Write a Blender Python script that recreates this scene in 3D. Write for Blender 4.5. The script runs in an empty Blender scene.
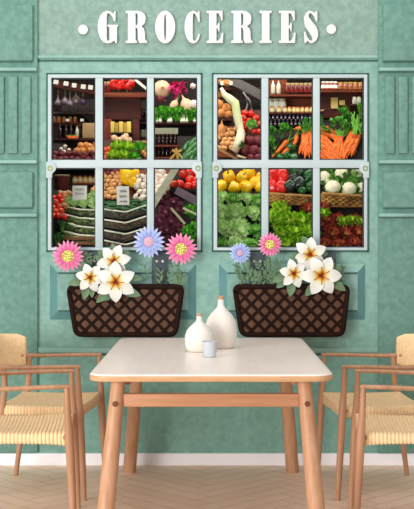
import bpy, bmesh, math, random
from mathutils import Vector, Matrix, Euler
C = bpy.context.scene.collection
R = math.radians
PI = math.pi
rnd = random.Random(11)

# ------------------------------------------------------------------ camera
F = 1150.0; CX = 210.5; HY = 235.0; CZ = 1.33
cd = bpy.data.cameras.new('camera'); cam = bpy.data.objects.new('camera', cd); C.objects.link(cam)
cam.location = (0, 0, CZ); cam.rotation_euler = (R(90), 0, 0)
cd.sensor_fit = 'VERTICAL'; cd.sensor_height = 36; cd.sensor_width = 36
cd.lens = F/509*36
cd.shift_y = -(254.5-HY)/509; cd.shift_x = -(CX-207)/509
cd.clip_end = 50
bpy.context.scene.camera = cam
# ------------------------------------------------------------------ light and exposure
sc = bpy.context.scene
sc.view_settings.view_transform = 'Standard'; sc.view_settings.look = 'None'
sc.view_settings.exposure = 0.0; sc.view_settings.gamma = 1
w = bpy.data.worlds.new('world'); sc.world = w; w.use_nodes = True
bg = w.node_tree.nodes['Background']; bg.inputs[0].default_value = (1.0, 0.99, 0.985, 1); bg.inputs[1].default_value = 0.56

def area(name, loc, target, size, power, col=(1, 1, 1), sy=None):
    l = bpy.data.lights.new(name, 'AREA'); l.energy = power; l.color = col
    l.shape = 'RECTANGLE'; l.size = size; l.size_y = sy or size
    o = bpy.data.objects.new(name, l); C.objects.link(o); o.location = loc
    o.rotation_euler = (Vector(target)-Vector(loc)).to_track_quat('-Z', 'Y').to_euler()
    return o
area('window_daylight', (-3.6, 2.6, 3.4), (0.1, 6.4, 1.0), 2.2, 38, (1, .98, .95))
area('overhead_fill', (0.3, 4.6, 4.2), (0.2, 5.4, 0), 3.0, 52, (1, .97, .95))  # added overhead fill that brightens the tabletop
area('front_left_fill', (-4.3, -.6, 1.5), (0.2, 6.6, .8), 3.4, 400, (1, .985, .975), sy=2.3)  # added fill from front left for the low wall and floor
area('shop_fill', (0.0, 6.98, 2.85), (0.0, 7.4, 1.7), 2.9, 30, (1, .95, .88), sy=.4)  # unseen light added to brighten the shop interior

# ------------------------------------------------------------------ helpers
def P(px, py, Y):
    return Vector(((px-CX)*Y/F, Y, CZ-(py-HY)*Y/F))
def lin(c):
    return tuple((v/255/12.92 if v/255 <= .04045 else ((v/255+.055)/1.055)**2.4) for v in c)+(1,)

class MB:
    def __init__(s): s.v = []; s.f = []; s.t = []
    def add(s, vs, fs, t=0.0):
        b = len(s.v); s.v += [Vector(p) for p in vs]; s.f += [tuple(b+i for i in f) for f in fs]
        s.t += list(t) if isinstance(t, (list, tuple)) else [t]*len(vs)
        return s
    def box(s, x0, x1, y0, y1, z0, z1, bev=0, t=0.0, M=None):
        bm = bmesh.new(); bmesh.ops.create_cube(bm, size=1)
        for v in bm.verts:
            v.co = Vector(((x0+x1)/2+v.co.x*(x1-x0), (y0+y1)/2+v.co.y*(y1-y0), (z0+z1)/2+v.co.z*(z1-z0)))
        if bev: bmesh.ops.bevel(bm, geom=bm.edges[:], offset=bev, segments=2, affect='EDGES', profile=.6)
        s.bm(bm, M, t); return s
    def bm(s, bm, M=None, t=0.0):
        bm.verts.index_update()
        s.add([(M @ v.co) if M else v.co.copy() for v in bm.verts], [[v.index for v in f.verts] for f in bm.faces], t); bm.free()
    def prism(s, pts, y0, y1, bev=0, t=0.0, axis='Y'):
        bm = bmesh.new()
        vs = [bm.verts.new((p[0], y0, p[1])) for p in pts]; f = bm.faces.new(vs)
        r = bmesh.ops.extrude_face_region(bm, geom=[f])
        for e in r['geom']:
            if isinstance(e, bmesh.types.BMVert): e.co.y = y1
        if bev:
            es = [e for e in bm.edges if abs(e.verts[0].co.y-e.verts[1].co.y) < 1e-6]
            bmesh.ops.bevel(bm, geom=es, offset=bev, segments=2, affect='EDGES', profile=.6)
        bmesh.ops.recalc_face_normals(bm, faces=bm.faces[:])
        s.bm(bm, None, t); return s
    def tube(s, path, rad, n=8, t=0.0, flat=1.0, up=None):
        path = [Vector(p) for p in path]; m = len(path)
        rad = rad if isinstance(rad, (list, tuple)) else [rad]*m
        vs = []; ts = []
        ref = Vector(up) if up else None
        for i, p in enumerate(path):
            d = (path[min(i+1, m-1)]-path[max(i-1, 0)]).normalized()
            if ref is None: ref = Vector((0, 0, 1)) if abs(d.z) < .9 else Vector((1, 0, 0))
            a = d.cross(ref)
            if a.length < 1e-5: a = d.orthogonal()
            a.normalize(); b = a.cross(d).normalized()
            for k in range(n):
                q = 2*PI*k/n
                vs.append(p+a*math.cos(q)*rad[i]+b*math.sin(q)*rad[i]*flat)
                ts.append(t if not isinstance(t, (list, tuple)) else t[i])
        fs = []
        for i in range(m-1):
            for k in range(n):
                k2 = (k+1) % n
                fs.append((i*n+k, i*n+k2, (i+1)*n+k2, (i+1)*n+k))
        fs.append(tuple(range(n))[::-1]); fs.append(tuple((m-1)*n+k for k in range(n)))
        s.add(vs, fs, ts); return s
    def lathe(s, prof, n=20, c=(0, 0, 0), fn=None, t=0.0):
        vs = []; fs = []; ts = []
        for i, (r, z) in enumerate(prof):
            for k in range(n):
                a = 2*PI*k/n; rr = r*(fn(a, z) if fn else 1)
                vs.append((c[0]+rr*math.cos(a), c[1]+rr*math.sin(a), c[2]+z))
                ts.append(t if not isinstance(t, (list, tuple)) else t[i])
        m = len(prof)
        for i in range(m-1):
            for k in range(n):
                k2 = (k+1) % n
                fs.append((i*n+k, i*n+k2, (i+1)*n+k2, (i+1)*n+k))
        fs.append(tuple(range(n))[::-1]); fs.append(tuple((m-1)*n+k for k in range(n)))
        s.add(vs, fs, ts); return s
    def grid(s, fn, nu, nv, ft=None, closed=False):
        vs = []; ts = []
        for i in range(nu+1):
            for j in range(nv+(0 if closed else 1)):
                u = i/nu; v = j/nv
                vs.append(fn(u, v)); ts.append(ft(u, v) if ft else 0.0)
        W = nv if closed else nv+1
        fs = []
        for i in range(nu):
            for j in range(nv):
                j2 = (j+1) % W
                fs.append((i*W+j, (i+1)*W+j, (i+1)*W+j2, i*W+j2))
        s.add(vs, fs, ts); return s
    def build(s, name, m, parent=None, world=False, ang=38, kind=None, flat=False):
        me = bpy.data.meshes.new(name)
        off = parent.location if (world and parent is not None) else Vector((0, 0, 0))
        me.from_pydata([tuple(v-off) for v in s.v], [], s.f)
        at = me.attributes.new('t', 'FLOAT', 'POINT'); at.data.foreach_set('value', s.t)
        bm = bmesh.new(); bm.from_mesh(me)
        bmesh.ops.recalc_face_normals(bm, faces=bm.faces[:])
        if not flat:
            for f in bm.faces: f.smooth = True
            for e in bm.edges:
                if len(e.link_faces) == 2 and e.calc_face_angle(0) > R(ang): e.smooth = False
        bm.to_mesh(me); bm.free()
        me.materials.append(m)
        o = bpy.data.objects.new(name, me); C.objects.link(o)
        if parent is not None: o.parent = parent
        if kind: o['kind'] = kind
        return o

def tag(o, label, cat, group=None, kind=None):
    o['label'] = label; o['category'] = cat
    if group: o['group'] = group
    if kind: o['kind'] = kind
    return o
def thing(name, label, cat, loc=(0, 0, 0), rz=0, group=None):
    o = bpy.data.objects.new(name, None); C.objects.link(o); o.empty_display_size = .05
    o.location = loc; o.rotation_euler = (0, 0, rz)
    return tag(o, label, cat, group)
def copy_tree(o, parent=None):
    c = o.copy(); C.objects.link(c); c.parent = parent
    for ch in list(o.children): copy_tree(ch, c)
    return c
class Proto:
    """one built thing; the first placement uses it, later ones copy it with its parts"""
    def __init__(s, o): s.o = o; s.used = False
    def place(s, loc, rot=(0, 0, 0), sc_=1.0, label=None, cat=None, group=None, quat=None):
        o = s.o if not s.used else copy_tree(s.o)
        s.used = True
        o.location = loc
        if quat is not None:
            o.rotation_mode = 'QUATERNION'; o.rotation_quaternion = quat
        else:
            o.rotation_mode = 'XYZ'; o.rotation_euler = rot
        o.scale = (sc_,)*3 if not isinstance(sc_, (tuple, list)) else sc_
        o['label'] = label
        if cat: o['category'] = cat
        if 'group' in o: del o['group']
        if group: o['group'] = group
        return o

# ------------------------------------------------------------------ materials
def mat(name, c1, c2=None, scale=8, rough=.6, bump=0, bscale=None, spec=.3, stretch=(1, 1, 1), detail=4, sharp=(.35, .65), metal=0, sss=0):
    m = bpy.data.materials.new(name); m.use_nodes = True; nt = m.node_tree; b = nt.nodes['Principled BSDF']
    b.inputs['Roughness'].default_value = rough; b.inputs['Specular IOR Level'].default_value = spec; b.inputs['Metallic'].default_value = metal
    b.inputs['Base Color'].default_value = lin(c1)
    if sss: b.inputs['Subsurface Weight'].default_value = sss; b.inputs['Subsurface Radius'].default_value = (.02, .01, .005)
    tc = nt.nodes.new('ShaderNodeTexCoord'); mp = nt.nodes.new('ShaderNodeMapping'); mp.inputs['Scale'].default_value = stretch
    nt.links.new(tc.outputs['Object'], mp.inputs[0])
    if c2:
        n = nt.nodes.new('ShaderNodeTexNoise'); n.inputs['Scale'].default_value = scale; n.inputs['Detail'].default_value = detail
        nt.links.new(mp.outputs[0], n.inputs['Vector'])
        cr = nt.nodes.new('ShaderNodeValToRGB'); cr.color_ramp.elements[0].position = sharp[0]; cr.color_ramp.elements[1].position = sharp[1]
        cr.color_ramp.elements[0].color = lin(c1); cr.color_ramp.elements[1].color = lin(c2)
        nt.links.new(n.outputs['Fac'], cr.inputs[0]); nt.links.new(cr.outputs[0], b.inputs['Base Color'])
    if bump:
        n2 = nt.nodes.new('ShaderNodeTexNoise'); n2.inputs['Scale'].default_value = bscale or scale*3; n2.inputs['Detail'].default_value = 5
        nt.links.new(mp.outputs[0], n2.inputs['Vector'])
        bp = nt.nodes.new('ShaderNodeBump'); bp.inputs['Strength'].default_value = bump; bp.inputs['Distance'].default_value = .01
        nt.links.new(n2.outputs['Fac'], bp.inputs['Height']); nt.links.new(bp.outputs[0], b.inputs['Normal'])
    return m
def ramp_mat(name, stops, rough=.55, noise=.0, nscale=30, spec=.3, sss=0):
    """colour by the mesh attribute t (base to tip of a leaf, top to bottom of a root)"""
    m = bpy.data.materials.new(name); m.use_nodes = True; nt = m.node_tree; b = nt.nodes['Principled BSDF']
    b.inputs['Roughness'].default_value = rough; b.inputs['Specular IOR Level'].default_value = spec
    a = nt.nodes.new('ShaderNodeAttribute'); a.attribute_name = 't'
    cr = nt.nodes.new('ShaderNodeValToRGB'); e = cr.color_ramp.elements
    while len(e) < len(stops): e.new(.5)
    for i, (p, c) in enumerate(stops): e[i].position = p; e[i].color = lin(c)
    src = a.outputs['Fac']
    if noise:
        tc = nt.nodes.new('ShaderNodeTexCoord'); n = nt.nodes.new('ShaderNodeTexNoise'); n.inputs['Scale'].default_value = nscale
        nt.links.new(tc.outputs['Object'], n.inputs['Vector'])
        ma = nt.nodes.new('ShaderNodeMath'); ma.operation = 'MULTIPLY_ADD'; ma.inputs[1].default_value = noise; ma.inputs[2].default_value = -noise/2
        nt.links.new(n.outputs['Fac'], ma.inputs[0])
        ad = nt.nodes.new('ShaderNodeMath'); ad.operation = 'ADD'
        nt.links.new(ma.outputs[0], ad.inputs[0]); nt.links.new(src, ad.inputs[1]); src = ad.outputs[0]
    nt.links.new(src, cr.inputs[0]); nt.links.new(cr.outputs[0], b.inputs['Base Color'])
    if sss:
        tl = nt.nodes.new('ShaderNodeBsdfTranslucent'); mx = nt.nodes.new('ShaderNodeMixShader'); mx.inputs[0].default_value = sss
        out = [n for n in nt.nodes if n.type == 'OUTPUT_MATERIAL'][0]
        nt.links.new(cr.outputs[0], tl.inputs[0]); nt.links.new(b.outputs[0], mx.inputs[1]); nt.links.new(tl.outputs[0], mx.inputs[2]); nt.links.new(mx.outputs[0], out.inputs[0])
    return m
def wood(name, c1, c2, stretch=(1.5, 25, 25), rough=.45, bump=.08):
    return mat(name, c1, c2, scale=2.2, rough=rough, bump=bump, bscale=4, stretch=stretch, detail=6, sharp=(.3, .7), spec=.35)

M = {}
M['fascia'] = mat('painted_plaster_fascia', (127, 155, 145), (143, 170, 159), 30, .8, .35, 80, .15)
M['wall'] = mat('painted_plaster_wall', (127, 167, 156), (143, 182, 170), 30, .8, .35, 80, .15)
M['lower'] = mat('painted_plaster_lower', (122, 166, 154), (137, 180, 167), 30, .8, .35, 80, .15)
M['pil'] = mat('painted_plaster_pilaster', (101, 141, 129), (116, 155, 143), 30, .8, .35, 80, .15)
M['trimg'] = mat('painted_trim', (130, 170, 159), (150, 188, 177), 5, .7, .1, 22, .2)
M['shade_line_dark'] = mat('dark_green_shade_line', (40, 78, 72), (52, 92, 84), 5, .7)  # dark paint standing in for shade beside mouldings, windows and panels
M['shade_line_mid'] = mat('mid_green_shade_line', (66, 108, 102), (78, 122, 114), 5, .7)  # darker green painted as the shade under ledges and panels
M['bevel_shade'] = mat('blue_green_shaded_bevel', (86, 134, 134), (104, 150, 148), 5, .7, .1)  # darker colour paints shade on the side and bottom bevels
M['base'] = mat('white_skirting', (250, 250, 253), None, rough=.5)
M['frame'] = mat('pale_grey_frame', (182, 198, 200), (190, 205, 207), 6, .5, .03)
M['pane_edge_shade'] = mat('dark_pane_edge_shade', (44, 58, 60), None, rough=.6)  # dark colour standing in for shade at the pane edges
M['white_letter'] = mat('white_letter', (222, 223, 222), None, rough=.5)
M['oak'] = wood('oak_leg', (204, 158, 124), (182, 134, 98), stretch=(22, 22, 1.5))
M['oak_x'] = wood('oak_rail', (198, 148, 112), (178, 126, 90), stretch=(1.5, 22, 22))
M['top'] = wood('glare_pale_oak_top', (252, 240, 232), (246, 229, 217), stretch=(18, 1.2, 18), rough=.3, bump=.02)  # top coloured paler than the edge, glare put into the wood
M['edge'] = wood('oak_edge', (214, 170, 128), (198, 150, 108), stretch=(4, 4, 60))
M['chairw'] = wood('chair_oak', (190, 145, 113), (170, 123, 91), stretch=(20, 20, 2))
M['peg'] = mat('dark_joint', (112, 66, 44), None)
M['cord'] = mat('paper_cord', (246, 216, 172), (236, 202, 156), 60, .75, .1, 200)
M['vase'] = mat('matt_white_ceramic', (236, 229, 220), (230, 222, 212), 5, .55, .02)
M['cork'] = mat('cork', (196, 164, 134), (176, 142, 112), 60, .8)
M['cup'] = mat('grey_blue_ceramic', (192, 198, 204), (202, 207, 212), 30, .5)
M['dwood'] = mat('dark_red_wood', (88, 26, 16), (60, 18, 12), 6, .55, .05, stretch=(1, 4, 8))
M['shopwall'] = mat('shop_wall', (48, 24, 16), (28, 16, 12), 3, .8)
M['rust'] = mat('rust_wood', (138, 62, 30), (112, 46, 24), 5, .6, .05, stretch=(1, 4, 10))
M['stand'] = mat('dark_stand', (34, 22, 16), (24, 17, 14), 6, .7)
M['paper'] = mat('card_white', (226, 218, 212), None, rough=.7)
M['ink'] = mat('ink', (40, 36, 60), None)
M['planter'] = mat('brown_wicker_panel', (102, 68, 46), (84, 54, 36), 14, .6, .1)
M['lattice'] = mat('dark_brown_lattice', (38, 18, 10), (30, 14, 8), 10, .7, .05, spec=.12)
M['strap'] = mat('slate_strap', (74, 86, 92), (62, 74, 80), 10, .6)
M['stem'] = mat('green_stem', (92, 124, 84), (76, 108, 70), 20, .6)
M['soil'] = mat('soil', (58, 42, 32), (40, 30, 24), 40, .9)
M['metal'] = mat('grey_metal', (150, 150, 150), None, rough=.35, metal=.8)

def glass_mat():
    m = bpy.data.materials.new('window_glass'); m.use_nodes = True; nt = m.node_tree; nt.nodes.clear()
    o = nt.nodes.new('ShaderNodeOutputMaterial'); mx = nt.nodes.new('ShaderNodeMixShader')
    tr = nt.nodes.new('ShaderNodeBsdfTransparent'); gl = nt.nodes.new('ShaderNodeBsdfGlossy'); gl.inputs['Roughness'].default_value = .03
    fr = nt.nodes.new('ShaderNodeFresnel'); fr.inputs['IOR'].default_value = 1.10
    tr.inputs[0].default_value = (.97, .99, .98, 1)
    nt.links.new(fr.outputs[0], mx.inputs[0]); nt.links.new(tr.outputs[0], mx.inputs[1]); nt.links.new(gl.outputs[0], mx.inputs[2])
    nt.links.new(mx.outputs[0], o.inputs[0]); return m
M['glass'] = glass_mat()

# ------------------------------------------------------------------ the room shell
WY = 6.65                      # front plane of the green shopfront wall
T = .07                        # its thickness
def X(px, Y=WY): return (px-CX)*Y/F
def Z(py, Y=WY): return CZ-(py-HY)*Y/F
FL = 0.0; CE = 3.3; SX = 3.2
def struct(mb, name, m, ang=38, parent=None, flat=False):
    o = mb.build(name, m, parent, ang=ang, flat=flat); o['kind'] = 'structure'; return o

# herringbone oak floor: every plank a quad pair with its own tone
def floor():
    mb = MB(); L = .60; W = .10; g = .0012; a = R(45)
    ca, sa = math.cos(a), math.sin(a); rr = random.Random(3)
    def pl(x0, y0, x1, y1):
        pts = [(x0+g, y0+g), (x1-g, y0+g), (x1-g, y1-g), (x0+g, y1-g)]
        w_ = [(p[0]*ca-p[1]*sa, p[0]*sa+p[1]*ca+4) for p in pts]
        cx = sum(p[0] for p in w_)/4; cy = sum(p[1] for p in w_)/4
        if abs(cx) > SX-.1 or cy > WY+1.4 or cy < -.4: return
        q = rr.random()
        horizontal = (x1-x0) > (y1-y0)
        b = len(mb.v); mb.add([(p[0], p[1], .0) for p in w_], [(0, 1, 2, 3)], q*.75+(.25 if horizontal else 0))
    n = int(L/W)
    for i in range(-70, 70):
        for j in range(-14, 15):
            x0 = i*W+j*L; y0 = i*W-j*L
            pl(x0, y0, x0+L, y0+W)
            pl(x0-W, y0, x0, y0+L)
    return mb
fm = bpy.data.materials.new('oak_herringbone'); fm.use_nodes = True; nt = fm.node_tree; b = nt.nodes['Principled BSDF']
b.inputs['Roughness'].default_value = .5; b.inputs['Specular IOR Level'].default_value = .25
a_ = nt.nodes.new('ShaderNodeAttribute'); a_.attribute_name = 't'
tc = nt.nodes.new('ShaderNodeTexCoord'); mp = nt.nodes.new('ShaderNodeMapping'); mp.inputs['Rotation'].default_value = (0, 0, R(45)); mp.inputs['Scale'].default_value = (3, 14, 3)
no = nt.nodes.new('ShaderNodeTexNoise'); no.inputs['Scale'].default_value = 2.5; no.inputs['Detail'].default_value = 6
nt.links.new(tc.outputs['Object'], mp.inputs[0]); nt.links.new(mp.outputs[0], no.inputs['Vector'])
ad = nt.nodes.new('ShaderNodeMath'); ad.operation = 'MULTIPLY_ADD'; ad.inputs[1].default_value = .35
nt.links.new(a_.outputs['Fac'], ad.inputs[0])
m2 = nt.nodes.new('ShaderNodeMath'); m2.operation = 'MULTIPLY'; m2.inputs[1].default_value = .65; nt.links.new(no.outputs['Fac'], m2.inputs[0])
nt.links.new(m2.outputs[0], ad.inputs[2])
cr = nt.nodes.new('ShaderNodeValToRGB'); cr.color_ramp.elements[0].position = .15; cr.color_ramp.elements[1].position = .85
cr.color_ramp.elements[0].color = lin((234, 203, 178)); cr.color_ramp.elements[1].color = lin((246, 221, 200))
nt.links.new(ad.outputs[0], cr.inputs[0]); nt.links.new(cr.outputs[0], b.inputs['Base Color'])
struct(MB().box(-SX, SX, -.5, WY+1.6, -.12, -.002), 'floor', mat('floor_base', (150, 120, 96), (140, 110, 88), 8, .6))
struct(floor(), 'floor', fm, flat=True)

# window openings in px of the wall plane: (x0, x1, y0, y1)
WIN = [(46.8, 202, 73.5, 251.5), (212.3, 368.3, 73.5, 251.5)]
PX = [[(51.5, 95.5), (102.8, 147.2), (153.8, 197.2)], [(217.2, 261.5), (268.3, 313), (319.6, 364)]]
PYS = [(78, 160), (168, 247.5)]
wm = MB()
zt, zb = Z(75), Z(250)
xs = [-SX, X(48.3), X(200.5), X(213.8), X(366.8), SX]
wm.box(-SX, SX, WY, WY+T, zt, Z(57))                               # above the windows
for i in (0, 2, 4): wm.box(xs[i], xs[i+1], WY, WY+T, zb, zt)
wm.box(-SX, SX, WY, WY+T, Z(354), zb)
struct(wm, 'wall_front', M['wall'], flat=True)
struct(MB().box(-SX, SX, WY-.004, WY+T, Z(57), CE), 'wall_front_fascia', M['fascia'])
struct(MB().box(-SX, SX, WY-.002, WY+T, 0, Z(354)), 'wall_front_lower', M['lower'])
# mouldings
tn = [0]
def trim(mb, m, name=None):
    tn[0] += 1; return struct(mb, 'trim_%d' % tn[0], m)
trim(MB().box(X(38), X(378), WY-.014, WY, Z(58.5), Z(55.5), .003), M['trimg'])
trim(MB().box(X(38), X(378), WY-.005, WY, Z(61.5), Z(60.2)), M['shade_line_dark'])  # dark strip painted as shade below the moulding
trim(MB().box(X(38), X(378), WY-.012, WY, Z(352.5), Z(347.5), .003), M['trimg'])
trim(MB().box(X(38), X(378), WY-.006, WY, Z(355.2), Z(353.6)), M['shade_line_dark'])  # shade line under the lower moulding, put in as dark paint
struct(MB().box(-SX, SX, WY-.014, WY, 0, Z(453), .003), 'baseboard_front', M['base'])

# pilasters: an applied flat pier with raised panels and flutes
def pilaster(x0, x1, mir, label):
    t = thing('pilaster', label, 'pilaster', (X((x0+x1)/2), WY-.03, 0))
    def u(a, b2): # px from the inner edge
        return (x0+a, x0+b2) if mir else (x1-b2, x1-a)
    bx = lambda mb, a, b2, y0, y1, pa, pb, bev=.004: mb.box(*sorted((X(u(a, b2)[0]), X(u(a, b2)[1]))), WY-y1, WY-y0, Z(pb), Z(pa), bev)
    w_ = x1-x0
    mb = bx(MB(), 0, w_, 0, .022, -60, 452, .003); mb.build('pier', M['pil'], t, world=True)
    for (pa, pb) in ((5.5, 62), (172, 208)):
        bx(MB(), 4, w_-4.5, .018, .046, pa, pb, .014).build('raised_panel', M['pil'], t, world=True)
        bx(MB(), 4, w_-4.5, .02, .030, pb, pb+1.0, 0).build('shade_line', M['shade_line_mid'], t, world=True)  # painted shade along the panel's lower edge
    for (pa, pb) in ((68.5, 72), (160.5, 164), (213.5, 217)):
        bx(MB(), 0, w_, .02, .048, pa, pb, .007).build('ledge', M['trimg'], t, world=True)
        bx(MB(), 0, w_, .02, .030, pb-.2, pb+1.1, 0).build('shade_line', M['shade_line_mid'], t, world=True)  # thin darker strip painted as the ledge's shade
    mb = MB()
    for k in range(4):
        a = 5.5+k*13.3-(0); bx(mb, a+.8, a+10.0, .02, .040, 77, 154, .009)
        if a+10.2 > w_-8: break
    mb.build('reeded_panel', M['pil'], t, world=True)
    return t
pilaster(-6, 38, False, 'sage green pilaster with reeded panel at the left of the shopfront')
pilaster(378, 422, True, 'sage green pilaster with reeded panel at the right of the shopfront')

# windows
def window(k):
    x0, x1, y0, y1 = WIN[k]
    t = bpy.data.objects.new('window_%d' % (k+1), None); C.objects.link(t); t.location = (X((x0+x1)/2), WY, Z(y1)); t['kind'] = 'structure'
    fr = MB(); ya, yb = WY-.012, WY+.028
    B = lambda mb, a, b2, c, d, y_a=ya, y_b=yb, bev=.0025: mb.box(X(a), X(b2), y_a, y_b, Z(d), Z(c), bev)
    cols = PX[k]
    B(fr, x0+1.2, cols[0][0], y0+1.2, y1-1.2); B(fr, cols[2][1], x1-1.2, y0+1.2, y1-1.2)
    B(fr, cols[0][0]-.5, cols[2][1]+.5, y0+1.2, PYS[0][0]); B(fr, cols[0][0]-.5, cols[2][1]+.5, PYS[1][1], y1-1.2)
    fr.build('window_frame', M['frame'], t, world=True)
    md = MB()
    for i in (0, 1): B(md, cols[i][1], cols[i+1][0], PYS[0][0], PYS[1][1], ya+.003, yb-.003)
    md.build('mullion', M['frame'], t, world=True)
    B(MB(), cols[0][0], cols[2][1], PYS[0][1], PYS[1][0], ya-.001, yb-.001).build('middle_rail', M['frame'], t, world=True)
    bd = MB()
    B(bd, x0-.3, x0+1.2, y0-.3, y1+.3, WY-.008, WY+.01, 0); B(bd, x1-1.2, x1+.3, y0-.3, y1+.3, WY-.008, WY+.01, 0)
    B(bd, x0, x1, y0-.3, y0+1.2, WY-.008, WY+.01, 0); B(bd, x0, x1, y1-1.2, y1+.3, WY-.008, WY+.01, 0)
    bd.build('outer_shade_line', M['shade_line_dark'], t, world=True)  # dark outline of the window, a painted shade line
    for (a, b2) in cols:
        for (c, d) in PYS:
            g = MB(); e = 1.0
            for (q, r_, s_, u_) in ((a-.2, a+e, c-.2, d+.2), (b2-e, b2+.2, c-.2, d+.2), (a, b2, c-.2, c+e), (a, b2, d-e, d+.2)):
                B(g, q, r_, s_, u_, WY+.004, WY+.03, 0)
            g.build('pane_shade_strip', M['pane_edge_shade'], t, world=True)  # shade round the pane drawn as dark strips
            B(MB(), a+.3, b2-.3, c+.3, d-.3, WY+.014, WY+.018, 0).build('pane', M['glass'], t, world=True)
    # hinge plates with a brass ring at both ends of the middle rail
    for sgn, cx in ((1, cols[0][0]-1.6), (-1, cols[2][1]+1.4)):
        pts = [(-3.2, -7), (3.5, -7), (6.4, -3.5), (6.4, 1), (2.6, 5), (2.6, 9), (-3.2, 9)]
        pts = [(X(cx+sgn*p[0]), Z(169+p[1])) for p in pts]
        pl = MB().prism(pts, WY-.02, WY-.012, .0015).build('hinge_plate', M['frame'], t, world=True)
        rg = MB(); cxx, czz = X(cx+sgn*.6), Z(168.5)
        rg.tube([(cxx+.0125*math.cos(q), WY-.021, czz+.0125*math.sin(q)) for q in [2*PI*i/16 for i in range(17)]], .0032, 6, up=(0, 1, 0))
        o = rg.build('brass_ring', M['brass'], pl); o.location = (0, 0, 0)
        for v in o.data.vertices: v.co = v.co-t.location
    return t
M['brass'] = mat('aged_brass', (150, 160, 70), None, rough=.4, metal=.3)
window(0); window(1)

# bevelled sunken panels below the windows
def sunk(x0, x1, y0, y1, n):
    t = bpy.data.objects.new('trim_%d' % (tn[0]+1), None); tn[0] += 1; C.objects.link(t); t.location = (X(x0), WY, Z(y1)); t['kind'] = 'structure'
    e = 9; o_ = [(x0, y0), (x1, y0), (x1, y1), (x0, y1)]; i_ = [(x0+e, y0+e), (x1-e, y0+e), (x1-e, y1-e), (x0+e, y1-e)]
    ms = [M['trimg'], M['bevel_shade'], M['shade_line_dark'], M['bevel_shade']]
    for k in range(4):
        a, b2 = o_[k], o_[(k+1) % 4]; c, d = i_[(k+1) % 4], i_[k]
        mb = MB(); vs = []
        for (p, y) in ((a, WY-.002), (b2, WY-.002), (c, WY-.030), (d, WY-.030), (a, WY+.002), (b2, WY+.002), (c, WY+.002), (d, WY+.002)):
            vs.append((X(p[0]), y, Z(p[1])))
        mb.add(vs, [(0, 1, 2, 3), (4, 5, 6, 7), (0, 1, 5, 4), (1, 2, 6, 5), (2, 3, 7, 6), (3, 0, 4, 7)])
        mb.build('bevel', ms[1] if k in (1, 2, 3) else M['trimg'], t, world=True, flat=True)  # top bevel painted lighter, the others darker, as if lit from above
    mb = MB()
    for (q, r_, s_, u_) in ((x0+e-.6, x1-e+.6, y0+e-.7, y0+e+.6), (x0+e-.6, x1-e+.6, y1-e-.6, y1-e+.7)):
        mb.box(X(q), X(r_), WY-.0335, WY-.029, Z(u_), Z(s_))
    mb.build('shade_line', M['shade_line_dark'], t, world=True)  # dark lines painted as shade along the field edges
    MB().box(X(x0+e-1), X(x1-e+1), WY-.0302, WY, Z(y1-e+1), Z(y0+e-1)).build('field', M['wall'], t, world=True)
sunk(50, 196, 264, 319.5, 0); sunk(219, 365, 264, 319.5, 1)

# shop interior behind the windows
IY0, IY1 = WY+T, WY+1.55
struct(MB().box(-1.75, 1.75, IY1, IY1+.05, 0, 3.0), 'wall_back', M['shopwall'])
struct(MB().box(-1.8, -1.75, IY0, IY1, 0, 3.0), 'wall_left', M['shopwall'])
struct(MB().box(1.75, 1.8, IY0, IY1, 0, 3.0), 'wall_right', M['shopwall'])
struct(MB().box(-1.8, 1.8, IY0, IY1+.05, 3.0, 3.05), 'ceiling', M['shopwall'])

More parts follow.
